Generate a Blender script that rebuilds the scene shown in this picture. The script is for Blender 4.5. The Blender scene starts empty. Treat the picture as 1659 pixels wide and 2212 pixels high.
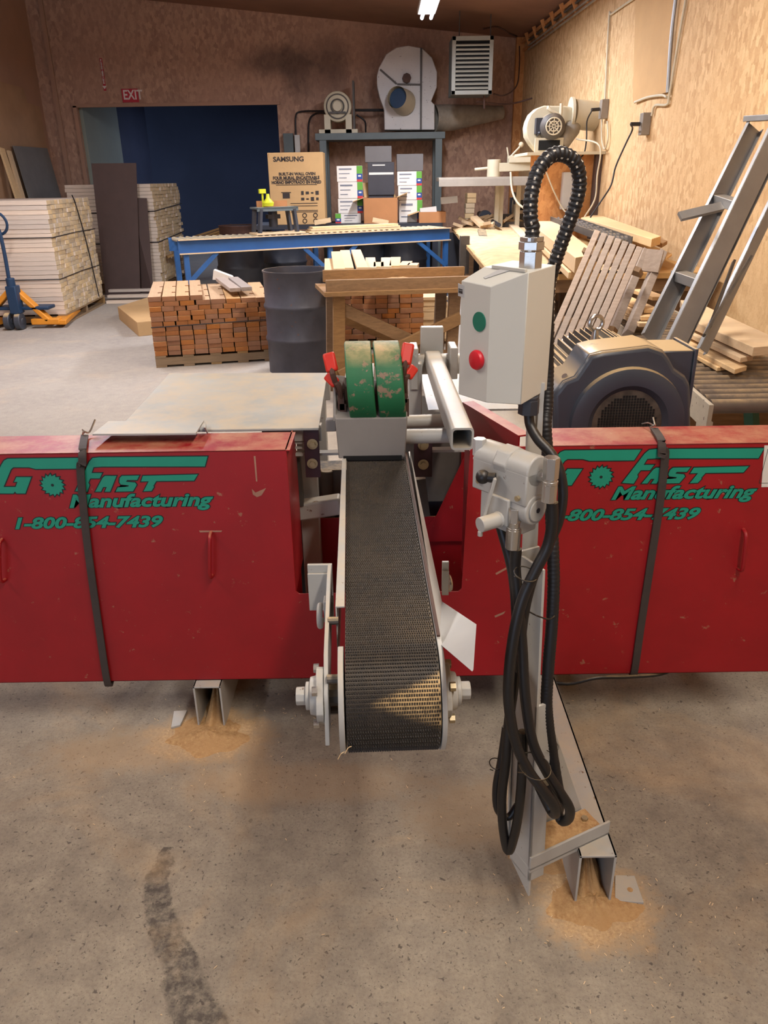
import bpy, bmesh, math, random
from mathutils import Vector, Matrix, Euler
random.seed(7)
scene = bpy.context.scene
COL = scene.collection
PI = math.pi
# ------------------------------------------------------------------ camera model
F = 1660.; CX = 829.5; CY = 1106.; PITCH = math.radians(23.5); ROLL = math.radians(0.85); H = 1.62
def ray(px, py):
    u = px-CX; v = py-CY; c, s = math.cos(ROLL), math.sin(ROLL)
    x = (u*c-v*s)/F; d = (u*s+v*c)/F
    cp, sp = math.cos(PITCH), math.sin(PITCH)
    return Vector((x, cp-d*sp, -sp-d*cp))
def at(px, py, Y=None, Z=None, X=None):
    r = ray(px, py)
    t = Y/r.y if Y is not None else ((Z-H)/r.z if Z is not None else X/r.x)
    return Vector((r.x*t, r.y*t, H+r.z*t))
WX0, WK, WY = 2.38, .028, 14.5           # right wall: x = WX0 + WK*(WY-y)
def wx(y): return WX0+WK*(WY-y)
def atR(px, py, off=0.):
    r = ray(px, py); t = (WX0+WK*WY-off)/(r.x+WK*r.y)
    return Vector((r.x*t, r.y*t, H+r.z*t))
camd = bpy.data.cameras.new('camera'); cam = bpy.data.objects.new('camera', camd); COL.objects.link(cam)
cam.location = (0, 0, H)
Mc = Matrix.Rotation(PI/2-PITCH, 4, 'X') @ Matrix.Rotation(-ROLL, 4, 'Z')
cam.matrix_world = Matrix.Translation((0, 0, H)) @ Mc
camd.sensor_fit = 'HORIZONTAL'; camd.sensor_width = 36; camd.lens = 36*F/1659.
camd.clip_start = .02; camd.clip_end = 100
scene.camera = cam
# ------------------------------------------------------------------ materials
def lin(c):
    r = []
    for v in c:
        v = v/255.
        r.append(v/12.92 if v <= .04045 else ((v+.055)/1.055)**2.4)
    return (r[0], r[1], r[2], 1)
class NT:
    def __init__(s, name):
        s.m = bpy.data.materials.new(name); s.m.use_nodes = True
        s.t = s.m.node_tree; s.b = s.t.nodes['Principled BSDF']; s.co = None
    def n(s, typ, **k):
        nd = s.t.nodes.new(typ)
        for a, b in k.items():
            if a.startswith('i_'):
                nd.inputs[a[2:].replace('_', ' ')].default_value = b
            else: setattr(nd, a, b)
        return nd
    def l(s, a, b): s.t.links.new(a, b)
    def coord(s, scale=(1, 1, 1), kind='Object'):
        tc = s.n('ShaderNodeTexCoord'); mp = s.n('ShaderNodeMapping')
        mp.inputs['Scale'].default_value = scale
        s.l(tc.outputs[kind], mp.inputs['Vector']); return mp.outputs['Vector']
    def noise(s, sc, det=4, rough=.6, vec=None, dist=0):
        nd = s.n('ShaderNodeTexNoise'); nd.inputs['Scale'].default_value = sc
        nd.inputs['Detail'].default_value = det; nd.inputs['Roughness'].default_value = rough
        nd.inputs['Distortion'].default_value = dist
        s.l(vec if vec is not None else s.coord(), nd.inputs['Vector']); return nd.outputs['Fac']
    def ramp(s, f, p0, p1, c0=(0, 0, 0, 1), c1=(1, 1, 1, 1)):
        r = s.n('ShaderNodeValToRGB'); e = r.color_ramp.elements
        e[0].position = p0; e[1].position = p1; e[0].color = c0; e[1].color = c1
        s.l(f, r.inputs['Fac']); return r.outputs['Color']
    def mix(s, f, a, b, mode='MIX'):
        m = s.n('ShaderNodeMix', data_type='RGBA', blend_type=mode)
        for sock, v in ((m.inputs[0], f), (m.inputs[6], a), (m.inputs[7], b)):
            if hasattr(v, 'links'): s.l(v, sock)
            else: sock.default_value = v
        return m.outputs[2]
    def math(s, op, a, b=0., c=None):
        m = s.n('ShaderNodeMath', operation=op)
        vals = (a, b) if c is None else (a, b, c)
        for i, v in enumerate(vals):
            if hasattr(v, 'links'): s.l(v, m.inputs[i])
            else: m.inputs[i].default_value = v
        return m.outputs[0]
    def bump(s, h, strength=.3, dist=.01):
        b = s.n('ShaderNodeBump'); b.inputs['Strength'].default_value = strength
        b.inputs['Distance'].default_value = dist
        s.l(h, b.inputs['Height']); s.l(b.outputs['Normal'], s.b.inputs['Normal'])
    def out(s, col=None, rough=.6, metal=0., spec=None):
        if col is not None:
            if hasattr(col, 'links'): s.l(col, s.b.inputs['Base Color'])
            else: s.b.inputs['Base Color'].default_value = col
        if hasattr(rough, 'links'): s.l(rough, s.b.inputs['Roughness'])
        else: s.b.inputs['Roughness'].default_value = rough
        s.b.inputs['Metallic'].default_value = metal
        if spec is not None: s.b.inputs['Specular IOR Level'].default_value = spec
        return s.m
DUST = lin((206, 178, 132))
def paint(name, c, rough=.45, var=.12, dust=0., chips=0., chipc=(70, 40, 30), metal=0., bump=.05, sc=6):
    t = NT(name); a = lin(c); dark = tuple(v*(1-var*1.6) for v in a[:3])+(1,)
    col = t.mix(t.ramp(t.noise(sc, 5), .35, .7), dark, a)
    if chips:
        col = t.mix(t.ramp(t.noise(28, 6, .7), .66-chips*.1, .70-chips*.1), col, lin(chipc))
    if dust:                       # fallen sawdust lying on surfaces that face up
        g = t.n('ShaderNodeNewGeometry'); sx = t.n('ShaderNodeSeparateXYZ'); t.l(g.outputs['Normal'], sx.inputs[0])
        up = t.ramp(sx.outputs['Z'], .55, .95)
        nz = t.ramp(t.noise(9, 6, .7), .38 if dust < 1 else .22, .62 if dust < 1 else .40)
        f = t.math('MULTIPLY', t.math('MULTIPLY', up, nz), dust)
        col = t.mix(f, col, DUST)
    t.bump(t.noise(180, 3), bump, .002)
    return t.out(col, rough, metal)
def wood(name, c, var=.25, rough=.8, grain=(3, 40, 40), rnd=.35, c2=None, endc=None):
    t = NT(name); a = lin(c); b = lin(c2) if c2 else tuple(v*(1-var) for v in a[:3])+(1,)
    n1 = t.noise(1.5, 6, .65, t.coord(grain), .6)
    col = t.mix(t.ramp(n1, .3, .7), b, a)
    if endc:                      # sawn end grain on the board ends
        tc = t.n('ShaderNodeTexCoord'); sx = t.n('ShaderNodeSeparateXYZ'); t.l(tc.outputs['Normal'], sx.inputs[0])
        col = t.mix(t.math('GREATER_THAN', t.math('ABSOLUTE', sx.outputs['X']), .7), col, t.mix(t.ramp(t.noise(9, 4), .35, .65), lin(endc), tuple(v*.8 for v in lin(endc)[:3])+(1,)))
    oi = t.n('ShaderNodeObjectInfo')
    k = t.math('MULTIPLY_ADD', oi.outputs['Random'], rnd, 1-rnd*.75)
    hsv = t.n('ShaderNodeHueSaturation'); t.l(k, hsv.inputs['Value']); t.l(col, hsv.inputs['Color'])
    t.l(t.math('MULTIPLY_ADD', oi.outputs['Random'], .3, .85), hsv.inputs['Saturation'])
    t.bump(n1, .25, .004)
    return t.out(hsv.outputs['Color'], rough)
M = {}
M['red'] = paint('red_paint', (152, 12, 22), .48, .10, dust=.35, chips=.12, chipc=(150, 90, 70))
M['grey'] = paint('light_grey_paint', (172, 170, 164), .45, .06, dust=.35, chips=.15, chipc=(96, 70, 52))
M['greyclean'] = paint('smooth_grey_paint', (178, 177, 174), .4, .05)
M['white_table'] = paint('dusty_white_plate', (176, 176, 170), .5, .14, dust=.45, sc=3)
M['box'] = paint('control_box_plastic', (196, 194, 184), .42, .02, bump=.02)
M['motor'] = paint('motor_slate_paint', (64, 69, 78), .36, .08, dust=1.0)
M['grille'] = paint('dusty_grille', (96, 86, 74), .7, .4, sc=18)
M['motordark'] = paint('motor_dark_plate', (44, 46, 54), .5, .1)
M['black'] = paint('black_rubber', (24, 22, 23), .45, .15, dust=.35)
M['blackhole'] = paint('dark_void', (10, 9, 9), .9, .1)
M['strap'] = paint('worn_rubber_strap', (62, 52, 48), .7, .15, sc=20)
M['purple'] = paint('dark_maroon_bracket', (58, 26, 38), .55, .2)
M['steel'] = paint('plated_steel', (190, 186, 180), .25, .08, metal=.85)
M['zinc'] = paint('zinc_bolt', (176, 160, 128), .4, .15, metal=.6)
M['green'] = paint('chipped_green_paint', (24, 104, 62), .55, .2, dust=.8, chips=.9, chipc=(128, 104, 84))
M['redgrip'] = paint('red_vinyl_grip', (206, 42, 26), .45, .08, dust=.2)
M['teal'] = paint('teal_decal', (20, 142, 116), .45, .06)
M['decalblack'] = paint('decal_outline', (10, 26, 26), .5, .1)
M['white'] = paint('white_paint', (205, 200, 190), .5, .05, dust=.35)
M['blower'] = paint('speckled_white_blower', (196, 192, 188), .55, .05, chips=.22, chipc=(80, 60, 50), sc=3)
M['benchgrey'] = paint('grey_bench_paint', (98, 108, 108), .6, .08, dust=.3)
M['dimmetal'] = paint('dusty_dark_metal', (84, 78, 72), .6, .2, dust=.7)
M['alu'] = paint('weathered_aluminium', (150, 150, 150), .42, .1, metal=.45, dust=.35)
M['blue'] = paint('blue_steel_paint', (46, 94, 150), .5, .1, dust=.25)
M['jackblue'] = paint('dark_blue_paint', (22, 54, 84), .5, .1)
M['orange'] = paint('orange_paint', (222, 142, 34), .5, .1, chips=.1)
M['yellow'] = paint('yellow_plastic', (206, 210, 40), .5, .05)
M['cream'] = paint('cream_dusty_paint', (196, 186, 160), .55, .06, dust=.6)
M['rust'] = paint('rusty_steel', (86, 56, 44), .7, .3, chips=.3)
M['duct'] = paint('galvanised_duct', (168, 158, 142), .5, .25, metal=.15)
M['greenled'] = paint('green_button', (10, 110, 88), .35, .03)
M['redbutton'] = paint('red_button', (196, 24, 40), .4, .05)
M['greendark'] = paint('dull_green_rail', (40, 104, 84), .6, .1)
M['brownsheet'] = paint('brown_hardboard', (84, 66, 60), .75, .08)
M['greysheet'] = paint('grey_sheet', (118, 116, 112), .75, .08)
M['paper'] = paint('paper_white', (214, 208, 198), .8, .04)
M['ink'] = paint('dark_ink', (54, 46, 42), .8, .1)
M['greyink'] = paint('grey_ink', (120, 122, 130), .8, .05)
M['labelgreen'] = paint('label_green', (90, 150, 50), .7, .05)
M['labelblue'] = paint('label_blue', (36, 66, 130), .7, .05)
M['labelred'] = paint('label_red', (190, 50, 44), .7, .05)
M['signred'] = paint('sign_red', (186, 36, 52), .6, .05)
M['signwhite'] = paint('sign_white', (226, 214, 206), .7, .03)
M['cardboard'] = paint('cardboard', (196, 158, 108), .85, .07, sc=3)
M['cardbrown'] = paint('brown_cardboard', (176, 120, 74), .85, .1, sc=3)
M['greybox'] = paint('grey_carton', (98, 94, 92), .8, .06)
M['darkbox'] = paint('dark_carton', (62, 60, 64), .8, .08)
M['boardpale'] = wood('pale_deck_board', (226, 208, 188), .22, rnd=.3, endc=(226, 200, 158))
M['orangewood'] = wood('orange_end_grain', (204, 164, 120), .2, rnd=.35, endc=(172, 116, 76))
M['greywood'] = wood('weathered_grey_wood', (172, 156, 144), .3, rnd=.2)
M['trestle'] = wood('old_brown_lumber', (150, 118, 84), .35, rnd=.2)
M['palewood'] = wood('fresh_pine', (228, 198, 156), .18, rnd=.12)
M['palletwood'] = wood('pallet_wood', (160, 130, 92), .3, rnd=.2)
M['plug'] = paint('dark_plastic', (34, 32, 34), .5, .1)
M['outlet'] = paint('grey_outlet_box', (140, 130, 118), .5, .1, dust=.3)

def sawdust():
    t = NT('sawdust_pile'); n = t.noise(90, 5, .7); n2 = t.noise(7, 4)
    col = t.mix(t.ramp(n, .3, .7), lin((166, 122, 76)), lin((216, 178, 126)))
    col = t.mix(t.ramp(n2, .4, .7), col, lin((198, 156, 106)))
    t.bump(t.noise(260, 4, .8), .7, .006); return t.out(col, .95)
M['sawdust'] = sawdust()
def osb(name, base, dark, lite, soot=0.):
    t = NT(name)
    tc = t.n('ShaderNodeTexCoord'); mp = t.n('ShaderNodeMapping'); mp.inputs['Scale'].default_value = (14, 14, 7)
    t.l(tc.outputs['Object'], mp.inputs['Vector'])
    vo = t.n('ShaderNodeTexVoronoi'); vo.inputs['Scale'].default_value = 2.6
    nz = t.n('ShaderNodeTexNoise'); nz.inputs['Scale'].default_value = 3
    t.l(mp.outputs[0], nz.inputs['Vector'])
    ad = t.n('ShaderNodeMix', data_type='VECTOR'); ad.inputs[0].default_value = .25
    t.l(mp.outputs[0], ad.inputs[4]); t.l(nz.outputs['Color'], ad.inputs[5]); t.l(ad.outputs[1], vo.inputs['Vector'])
    sp = t.n('ShaderNodeSeparateColor'); t.l(vo.outputs['Color'], sp.inputs[0])
    col = t.mix(t.ramp(sp.outputs[0], .05, .95), dark, lite)
    col = t.mix(.38, col, base)
    col = t.mix(t.ramp(t.noise(.7, 4, .6, t.coord()), .35, .75), col, base)
    fine = t.noise(60, 3)
    col = t.mix(t.math('MULTIPLY', t.ramp(fine, .5, .75), .35), col, dark)
    if soot:
        ps = t.n('ShaderNodeNewGeometry').outputs['Position']; sp_ = t.n('ShaderNodeSeparateXYZ'); t.l(ps, sp_.inputs[0])
        for (px_, py_, rx, rz_) in ((646, 152, .42, .55), (712, 136, .40, .5), (590, 130, .6, .3)):
            q = at(px_, py_, Y=14.5)
            e = t.math('SQRT', t.math('ADD', t.math('POWER', t.math('DIVIDE', t.math('SUBTRACT', sp_.outputs['X'], q.x), rx), 2.), t.math('POWER', t.math('DIVIDE', t.math('SUBTRACT', sp_.outputs['Z'], q.z), rz_), 2.)))
            mk = t.ramp(t.math('ADD', e, t.math('MULTIPLY_ADD', t.noise(5, 4, .6, ps), .8, -.4)), .35, 1.05, (1, 1, 1, 1), (0, 0, 0, 1))
            col = t.mix(t.math('MULTIPLY', mk, .55), col, lin((60, 50, 50)))
        s = t.noise(1.1, 5, .6, t.coord((.8, 1, 1.3)))
        col = t.mix(t.math('MULTIPLY', t.ramp(s, .58, .8), soot*.5), col, lin((52, 42, 44)))
    t.bump(sp.outputs[0], .15, .004); return t.out(col, .8)
M['osb'] = osb('osb_panel', lin((206, 170, 122)), lin((160, 118, 72)), lin((228, 198, 152)))
M['osbdark'] = osb('aged_osb_panel', lin((176, 138, 116)), lin((138, 104, 86)), lin((202, 166, 136)), .75)
M['osbcab'] = osb('cabinet_osb_panel', lin((196, 136, 78)), lin((150, 92, 48)), lin((210, 156, 98)))
M['ceil'] = paint('ceiling_board', (150, 110, 88), .85, .15, sc=1.2)
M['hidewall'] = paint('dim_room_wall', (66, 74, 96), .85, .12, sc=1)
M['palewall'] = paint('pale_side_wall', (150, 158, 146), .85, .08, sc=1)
M['leftwall'] = paint('left_wall_board', (176, 138, 114), .85, .1, sc=1)

def floor_mat():
    t = NT('worn_concrete'); v = t.n('ShaderNodeNewGeometry').outputs['Position']
    n1 = t.noise(1.1, 6, .6, v); n2 = t.noise(14, 6, .7, v); n3 = t.noise(120, 3, .7, v)
    col = t.mix(t.ramp(n1, .3, .7), lin((116, 106, 94)), lin((152, 142, 126)))
    col = t.mix(t.ramp(n2, .35, .7), col, t.mix(.5, col, lin((182, 170, 148))))
    col = t.mix(t.math('MULTIPLY', t.ramp(n3, .45, .72), .5), col, lin((108, 96, 88)))
    # broken pits and aggregate
    pit = t.math('MAXIMUM', t.ramp(t.noise(75, 2, .5, v, .6), .665, .70), t.math('MULTIPLY', t.ramp(t.noise(150, 2, .5, v, .4), .64, .69), .7))
    pit = t.math('MULTIPLY', pit, t.ramp(t.noise(2.2, 3, .5, v), .25, .5))
    col = t.mix(t.math('MULTIPLY', pit, .75), col, lin((70, 62, 58)))
    # dark oil streak
    s = t.n('ShaderNodeSeparateXYZ'); t.l(v, s.inputs[0])
    a = at(345, 1830, Z=0); b = at(335, 1935, Z=0); c = at(425, 2212, Z=0)
    mr = t.n('ShaderNodeMapRange'); mr.inputs[1].default_value = c.y; mr.inputs[2].default_value = b.y
    mr.inputs[3].default_value = c.x; mr.inputs[4].default_value = b.x; t.l(s.outputs['Y'], mr.inputs[0])
    wob = t.math('MULTIPLY_ADD', t.noise(9, 5, .6, v), .11, -.055)
    dx = t.math('ABSOLUTE', t.math('ADD', t.math('SUBTRACT', s.outputs['X'], mr.outputs[0]), wob))
    wd = t.n('ShaderNodeMapRange'); wd.inputs[1].default_value = c.y; wd.inputs[2].default_value = a.y
    wd.inputs[3].default_value = .07; wd.inputs[4].default_value = .014; t.l(s.outputs['Y'], wd.inputs[0])
    inside = t.ramp(t.math('DIVIDE', dx, wd.outputs[0]), .75, 1.0, (1, 1, 1, 1), (0, 0, 0, 1))
    lim = t.math('LESS_THAN', s.outputs['Y'], a.y)
    st = t.math('MULTIPLY', t.math('MULTIPLY', inside, lim), t.ramp(t.noise(40, 4, .7, v), .3, .6))
    col = t.mix(t.math('MULTIPLY', st, .85), col, lin((66, 60, 56)))
    # thin scattered sawdust
    d = t.ramp(t.noise(1.7, 7, .62, v, 1.2), .52, .74)
    col = t.mix(t.math('MULTIPLY', d, .45), col, lin((192, 160, 118)))
    # sawdust spilled around the steel feet and blown in streaks
    for cx, cy, rx, ry, k_ in ((at(1285, 1955, Z=0).x, at(1285, 1955, Z=0).y, .17, .15, .95), (at(1200, 1880, Z=0).x, at(1200, 1880, Z=0).y+.04, .12, .12, .7), (at(455, 1585, Z=0).x, at(455, 1585, Z=0).y, .22, .15, .9), (-.25, 1.75, .42, .10, .28), (.28, 1.62, .28, .16, .3), (at(300, 1620, Z=0).x, at(300, 1620, Z=0).y, .35, .12, .35)):
        ex = t.math('POWER', t.math('DIVIDE', t.math('SUBTRACT', s.outputs['X'], cx), rx), 2.)
        ey = t.math('POWER', t.math('DIVIDE', t.math('SUBTRACT', s.outputs['Y'], cy), ry), 2.)
        dd = t.math('ADD', t.math('SQRT', t.math('ADD', ex, ey)), t.math('MULTIPLY_ADD', t.noise(14, 7, .75, v), 1.1, -.55))
        mk = t.ramp(dd, .55, 1.05, (1, 1, 1, 1), (0, 0, 0, 1))
        col = t.mix(t.math('MULTIPLY', mk, k_), col, t.mix(t.ramp(t.noise(120, 4, .7, v), .3, .7), lin((172, 138, 98)), lin((212, 180, 136))))
    # floor colour turns paler further back, plus tyre marks
    far = t.n('ShaderNodeMapRange'); far.inputs[1].default_value = 2.6; far.inputs[2].default_value = 4.2; t.l(s.outputs['Y'], far.inputs[0])
    col = t.mix(t.math('MULTIPLY', far.outputs[0], .35), col, lin((188, 180, 172)))
    tm = t.math('ABSOLUTE', t.math('SUBTRACT', t.math('MULTIPLY_ADD', s.outputs['X'], .1, s.outputs['Y']), 3.55))
    tm = t.math('MULTIPLY', t.ramp(tm, .05, .11, (1, 1, 1, 1), (0, 0, 0, 1)), t.ramp(t.noise(12, 5, .7, v), .4, .6))
    col = t.mix(t.math('MULTIPLY', tm, .6), col, lin((96, 84, 76)))
    hb = t.math('ADD', t.noise(160, 4, .7, v), t.math('MULTIPLY', pit, -1.5))
    t.bump(hb, .45, .004); return t.out(col, .82)
M['floor'] = floor_mat()
def loom_mat():
    t = NT('corrugated_loom'); tc = t.n('ShaderNodeTexCoord'); sx = t.n('ShaderNodeSeparateXYZ'); t.l(tc.outputs['UV'], sx.inputs[0])
    fr = t.math('FRACT', t.math('MULTIPLY', sx.outputs['Y'], 1.)); fu = t.math('FRACT', t.math('MULTIPLY_ADD', sx.outputs['X'], 5., .5))
    a = t.math('LESS_THAN', t.math('ABSOLUTE', t.math('SUBTRACT', fu, .5)), .10)
    b = t.math('LESS_THAN', t.math('ABSOLUTE', t.math('SUBTRACT', fr, .5)), .17)
    col = t.mix(t.math('MULTIPLY', t.math('MULTIPLY', a, b), t.math('LESS_THAN', sx.outputs['Y'], 44.)), lin((20, 19, 22)), lin((196, 186, 170)))
    return t.out(col, .5)
M['loom'] = loom_mat()
def belt_mat():
    t = NT('rough_top_belt'); v = t.coord()
    s = t.n('ShaderNodeSeparateXYZ'); t.l(v, s.inputs[0])
    g = t.n('ShaderNodeAttribute', attribute_name='dust'); sp = t.n('ShaderNodeSeparateColor'); t.l(g.outputs['Color'], sp.inputs[0])
    n = t.noise(60, 5, .7, v)
    f = t.math('MULTIPLY', sp.outputs[0], t.ramp(n, .25, .5))
    col = t.mix(t.ramp(t.noise(150, 3, .7, v), .4, .7), lin((24, 23, 24)), lin((40, 37, 36)))
    col = t.mix(t.math('MULTIPLY', t.ramp(t.noise(9, 5, .7, v), .45, .75), .12), col, lin((120, 100, 76)))
    col = t.mix(f, col, lin((206, 172, 118)))
    return t.out(col, .6)
M['belt'] = belt_mat()
def emis(name, c, s):
    t = NT(name); t.b.inputs['Emission Color'].default_value = lin(c); t.b.inputs['Emission Strength'].default_value = s
    return t.out(lin(c), .5)
M['tube'] = emis('lit_fluorescent_tube', (225, 232, 255), 14)

# ------------------------------------------------------------------ mesh builder
WMX = {}
def wm(o): return WMX[o.name] if o is not None else Matrix.Identity(4)
def catmull(pts, n=6):
    P = [Vector(p) for p in pts]; out = []
    Q = [2*P[0]-P[1]]+P+[2*P[-1]-P[-2]]
    for i in range(1, len(Q)-2):
        for k in range(n):
            t = k/n; a, b, c, d = Q[i-1:i+3]
            out.append(.5*((2*b)+(-a+c)*t+(2*a-5*b+4*c-d)*t*t+(-a+3*b-3*c+d)*t**3))
    out.append(P[-1]); return out
class MB:
    def __init__(s): s.v = []; s.f = []; s.uv = {}; s.mi = []
    def add(s, vs, fs, mi=0):
        o = len(s.v); s.v += [Vector(v) for v in vs]
        for f in fs: s.f.append([i+o for i in f]); s.mi.append(mi)
        return s
    def box(s, c, d, R=None, mi=0):
        R = R or Matrix.Identity(3); c = Vector(c); h = [x/2 for x in d]
        vs = [c+R@Vector((a*h[0], b*h[1], e*h[2])) for e in (-1, 1) for b in (-1, 1) for a in (-1, 1)]
        return s.add(vs, [(0, 2, 3, 1), (4, 5, 7, 6), (0, 1, 5, 4), (2, 6, 7, 3), (0, 4, 6, 2), (1, 3, 7, 5)], mi)
    def hexa(s, b, t, mi=0):          # b,t: matching rings of points bottom/top
        n = len(b); return s.add(list(b)+list(t), [tuple(range(n))[::-1], tuple(range(n, 2*n))]+[(i, (i+1) % n, n+(i+1) % n, n+i) for i in range(n)], mi)
    def prism(s, pts, vec, mi=0):
        pts = [Vector(p) for p in pts]; vec = Vector(vec); return s.hexa(pts, [p+vec for p in pts], mi)
    def beam(s, p0, p1, w, h, up=(0, 0, 1), mi=0):
        p0, p1 = Vector(p0), Vector(p1); d = (p1-p0); L = d.length; d.normalize(); up = Vector(up)
        sd = d.cross(up)
        if sd.length < 1e-4: sd = d.cross(Vector((0, 1, 0)))
        sd.normalize(); u = sd.cross(d).normalized()
        R = Matrix((d, sd, u)).transposed(); return s.box((p0+p1)/2, (L, w, h), R, mi)
    def cyl(s, p0, p1, r, n=20, r2=None, cap=True, mi=0):
        p0, p1 = Vector(p0), Vector(p1); d = (p1-p0).normalized(); r2 = r if r2 is None else r2
        a = d.orthogonal().normalized(); b = d.cross(a)
        ring = lambda p, r: [p+r*(math.cos(2*PI*i/n)*a+math.sin(2*PI*i/n)*b) for i in range(n)]
        vs = ring(p0, r)+ring(p1, r2); fs = [(i, (i+1) % n, n+(i+1) % n, n+i) for i in range(n)]
        if cap: fs += [tuple(range(n))[::-1], tuple(range(n, 2*n))]
        return s.add(vs, fs, mi)
    def lathe(s, prof, o, ax=(0, 0, 1), n=40, mi=0, a0=0., a1=None, closed=False):
        o = Vector(o); ax = Vector(ax).normalized(); a = ax.orthogonal().normalized(); b = ax.cross(a)
        m = len(prof); vs = []; full = a1 is None; cnt = n if full else n+1
        for i in range(cnt):
            t = 2*PI*i/n if full else a0+(a1-a0)*i/n
            dr = math.cos(t)*a+math.sin(t)*b
            vs += [o+ax*h+dr*r for r, h in prof]
        fs = []
        for i in range(n):
            j = (i+1) % cnt
            for k in range(m if closed else m-1):
                k2 = (k+1) % m; fs.append((i*m+k, j*m+k, j*m+k2, i*m+k2))
        return s.add(vs, fs, mi)
    def path(s, pts, r, n=10, smooth=6, mod=None, uvs=False, mi=0, closed=False):
        P = catmull(pts, smooth) if smooth else [Vector(p) for p in pts]
        L = len(P); vs = []; nrm = None; prev = None; ln = 0; vv = []
        for i, p in enumerate(P):
            d = (P[min(i+1, L-1)]-P[max(i-1, 0)]).normalized()
            if nrm is None: nrm = d.orthogonal().normalized()
            nrm = (nrm-d*nrm.dot(d)).normalized(); b = d.cross(nrm)
            if i: ln += (p-P[i-1]).length
            rr = mod(ln, r) if mod else (r(i/(L-1)) if callable(r) else r)
            vs += [p+rr*(math.cos(2*PI*k/n)*nrm+math.sin(2*PI*k/n)*b) for k in range(n)]; vv.append(ln)
        fs = [(i*n+k, i*n+(k+1) % n, (i+1)*n+(k+1) % n, (i+1)*n+k) for i in range(L-1) for k in range(n)]
        base = len(s.f)
        s.add(vs, fs+[tuple(range(n))[::-1], tuple(range((L-1)*n, L*n))], mi)
        if uvs:
            q = 0
            for i in range(L-1):
                for k in range(n):
                    s.uv[base+q] = [(k/n, vv[i]/uvs), ((k+1)/n, vv[i]/uvs), ((k+1)/n, vv[i+1]/uvs), (k/n, vv[i+1]/uvs)]; q += 1
        return s
    def torus(s, c, ax, R, r, n=28, m=10, a0=0, a1=2*PI, mi=0):
        c = Vector(c); ax = Vector(ax).normalized(); a = ax.orthogonal().normalized(); b = ax.cross(a)
        full = abs(a1-a0-2*PI) < 1e-6; cnt = n if full else n+1; vs = []
        for i in range(cnt):
            t = a0+(a1-a0)*i/n; d = math.cos(t)*a+math.sin(t)*b
            vs += [c+d*(R+r*math.cos(2*PI*k/m))+ax*r*math.sin(2*PI*k/m) for k in range(m)]
        fs = [(i*m+k, ((i+1) % cnt)*m+k, ((i+1) % cnt)*m+(k+1) % m, i*m+(k+1) % m) for i in range(n) for k in range(m)]
        return s.add(vs, fs, mi)
    def sphere(s, c, r, n=14, m=8, sc=(1, 1, 1), mi=0):
        c = Vector(c); vs = []
        for j in range(m+1):
            ph = PI*j/m
            vs += [c+Vector((r*sc[0]*math.sin(ph)*math.cos(2*PI*i/n), r*sc[1]*math.sin(ph)*math.sin(2*PI*i/n), r*sc[2]*math.cos(ph))) for i in range(n)]
        return s.add(vs, [(j*n+i, j*n+(i+1) % n, (j+1)*n+(i+1) % n, (j+1)*n+i) for j in range(m) for i in range(n)], mi)
    def build(s, name, mats, parent=None, bevel=0., smooth=True, local=False, ang=35):
        me = bpy.data.meshes.new(name)
        if not isinstance(mats, (list, tuple)): mats = [mats]
        if parent is None and not local:
            xs = [v.x for v in s.v]; ys = [v.y for v in s.v]; zs = [v.z for v in s.v]
            o = Vector(((min(xs)+max(xs))/2, (min(ys)+max(ys))/2, min(zs))); W = Matrix.Translation(o)
        else: W = wm(parent)
        Wi = W.inverted() if not local else Matrix.Identity(4)
        me.from_pydata([Wi@v for v in s.v], [], s.f)
        for m in mats: me.materials.append(M[m] if isinstance(m, str) else m)
        for p, k in zip(me.polygons, s.mi): p.material_index = k
        if s.uv:
            ul = me.uv_layers.new(name='UVMap')
            for fi, co in s.uv.items():
                for li, c in zip(me.polygons[fi].loop_indices, co): ul.data[li].uv = c
        bm = bmesh.new(); bm.from_mesh(me); bmesh.ops.recalc_face_normals(bm, faces=bm.faces); bm.to_mesh(me); bm.free()
        if smooth: me.shade_smooth(); me.set_sharp_from_angle(angle=math.radians(ang))
        ob = bpy.data.objects.new(name, me); COL.objects.link(ob)
        if bevel:
            md = ob.modifiers.new('bevel', 'BEVEL'); md.width = bevel; md.segments = 2; md.limit_method = 'ANGLE'; md.angle_limit = math.radians(40); md.harden_normals = False
        if parent is not None: ob.parent = parent; WMX[ob.name] = wm(parent)
        elif not local: ob.location = o; WMX[ob.name] = W
        else: WMX[ob.name] = Matrix.Identity(4)
        return ob
def tag(o, label, cat, group=None, kind=None):
    if label: o['label'] = label
    if cat: o['category'] = cat
    if group: o['group'] = group
    if kind: o['kind'] = kind
    return o
def thing(name, loc, label, cat, group=None, rz=0.):
    o = bpy.data.objects.new(name, None); COL.objects.link(o); o.empty_display_size = .1
    o.location = loc; o.rotation_euler = (0, 0, rz)
    WMX[o.name] = Matrix.Translation(loc) @ Matrix.Rotation(rz, 4, 'Z')
    return tag(o, label, cat, group)
def dup(o, loc=None, rot=None, label=None, par=None):
    kids = [c for c in list(o.children)]
    c = o.copy(); COL.objects.link(c)
    if par is not None: c.parent = par
    if loc is not None: c.location = loc
    if rot is not None: c.rotation_euler = rot
    if label: c['label'] = label
    for k in kids: dup(k, par=c)
    return c
def struct(o): o['kind'] = 'structure'; return o
def rotz(a): return Matrix.Rotation(a, 3, 'Z')
def strip(path, normal_off, name, mats, width_dir, w, th, parent=None):
    b = MB()
    for p, q in zip(path[:-1], path[1:]): b.beam(p, q, w, th, normal_off)
    return b
M['shelfgrey'] = paint('dusty_shelf_grey', (150, 142, 130), .6, .1, dust=.6)
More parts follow.
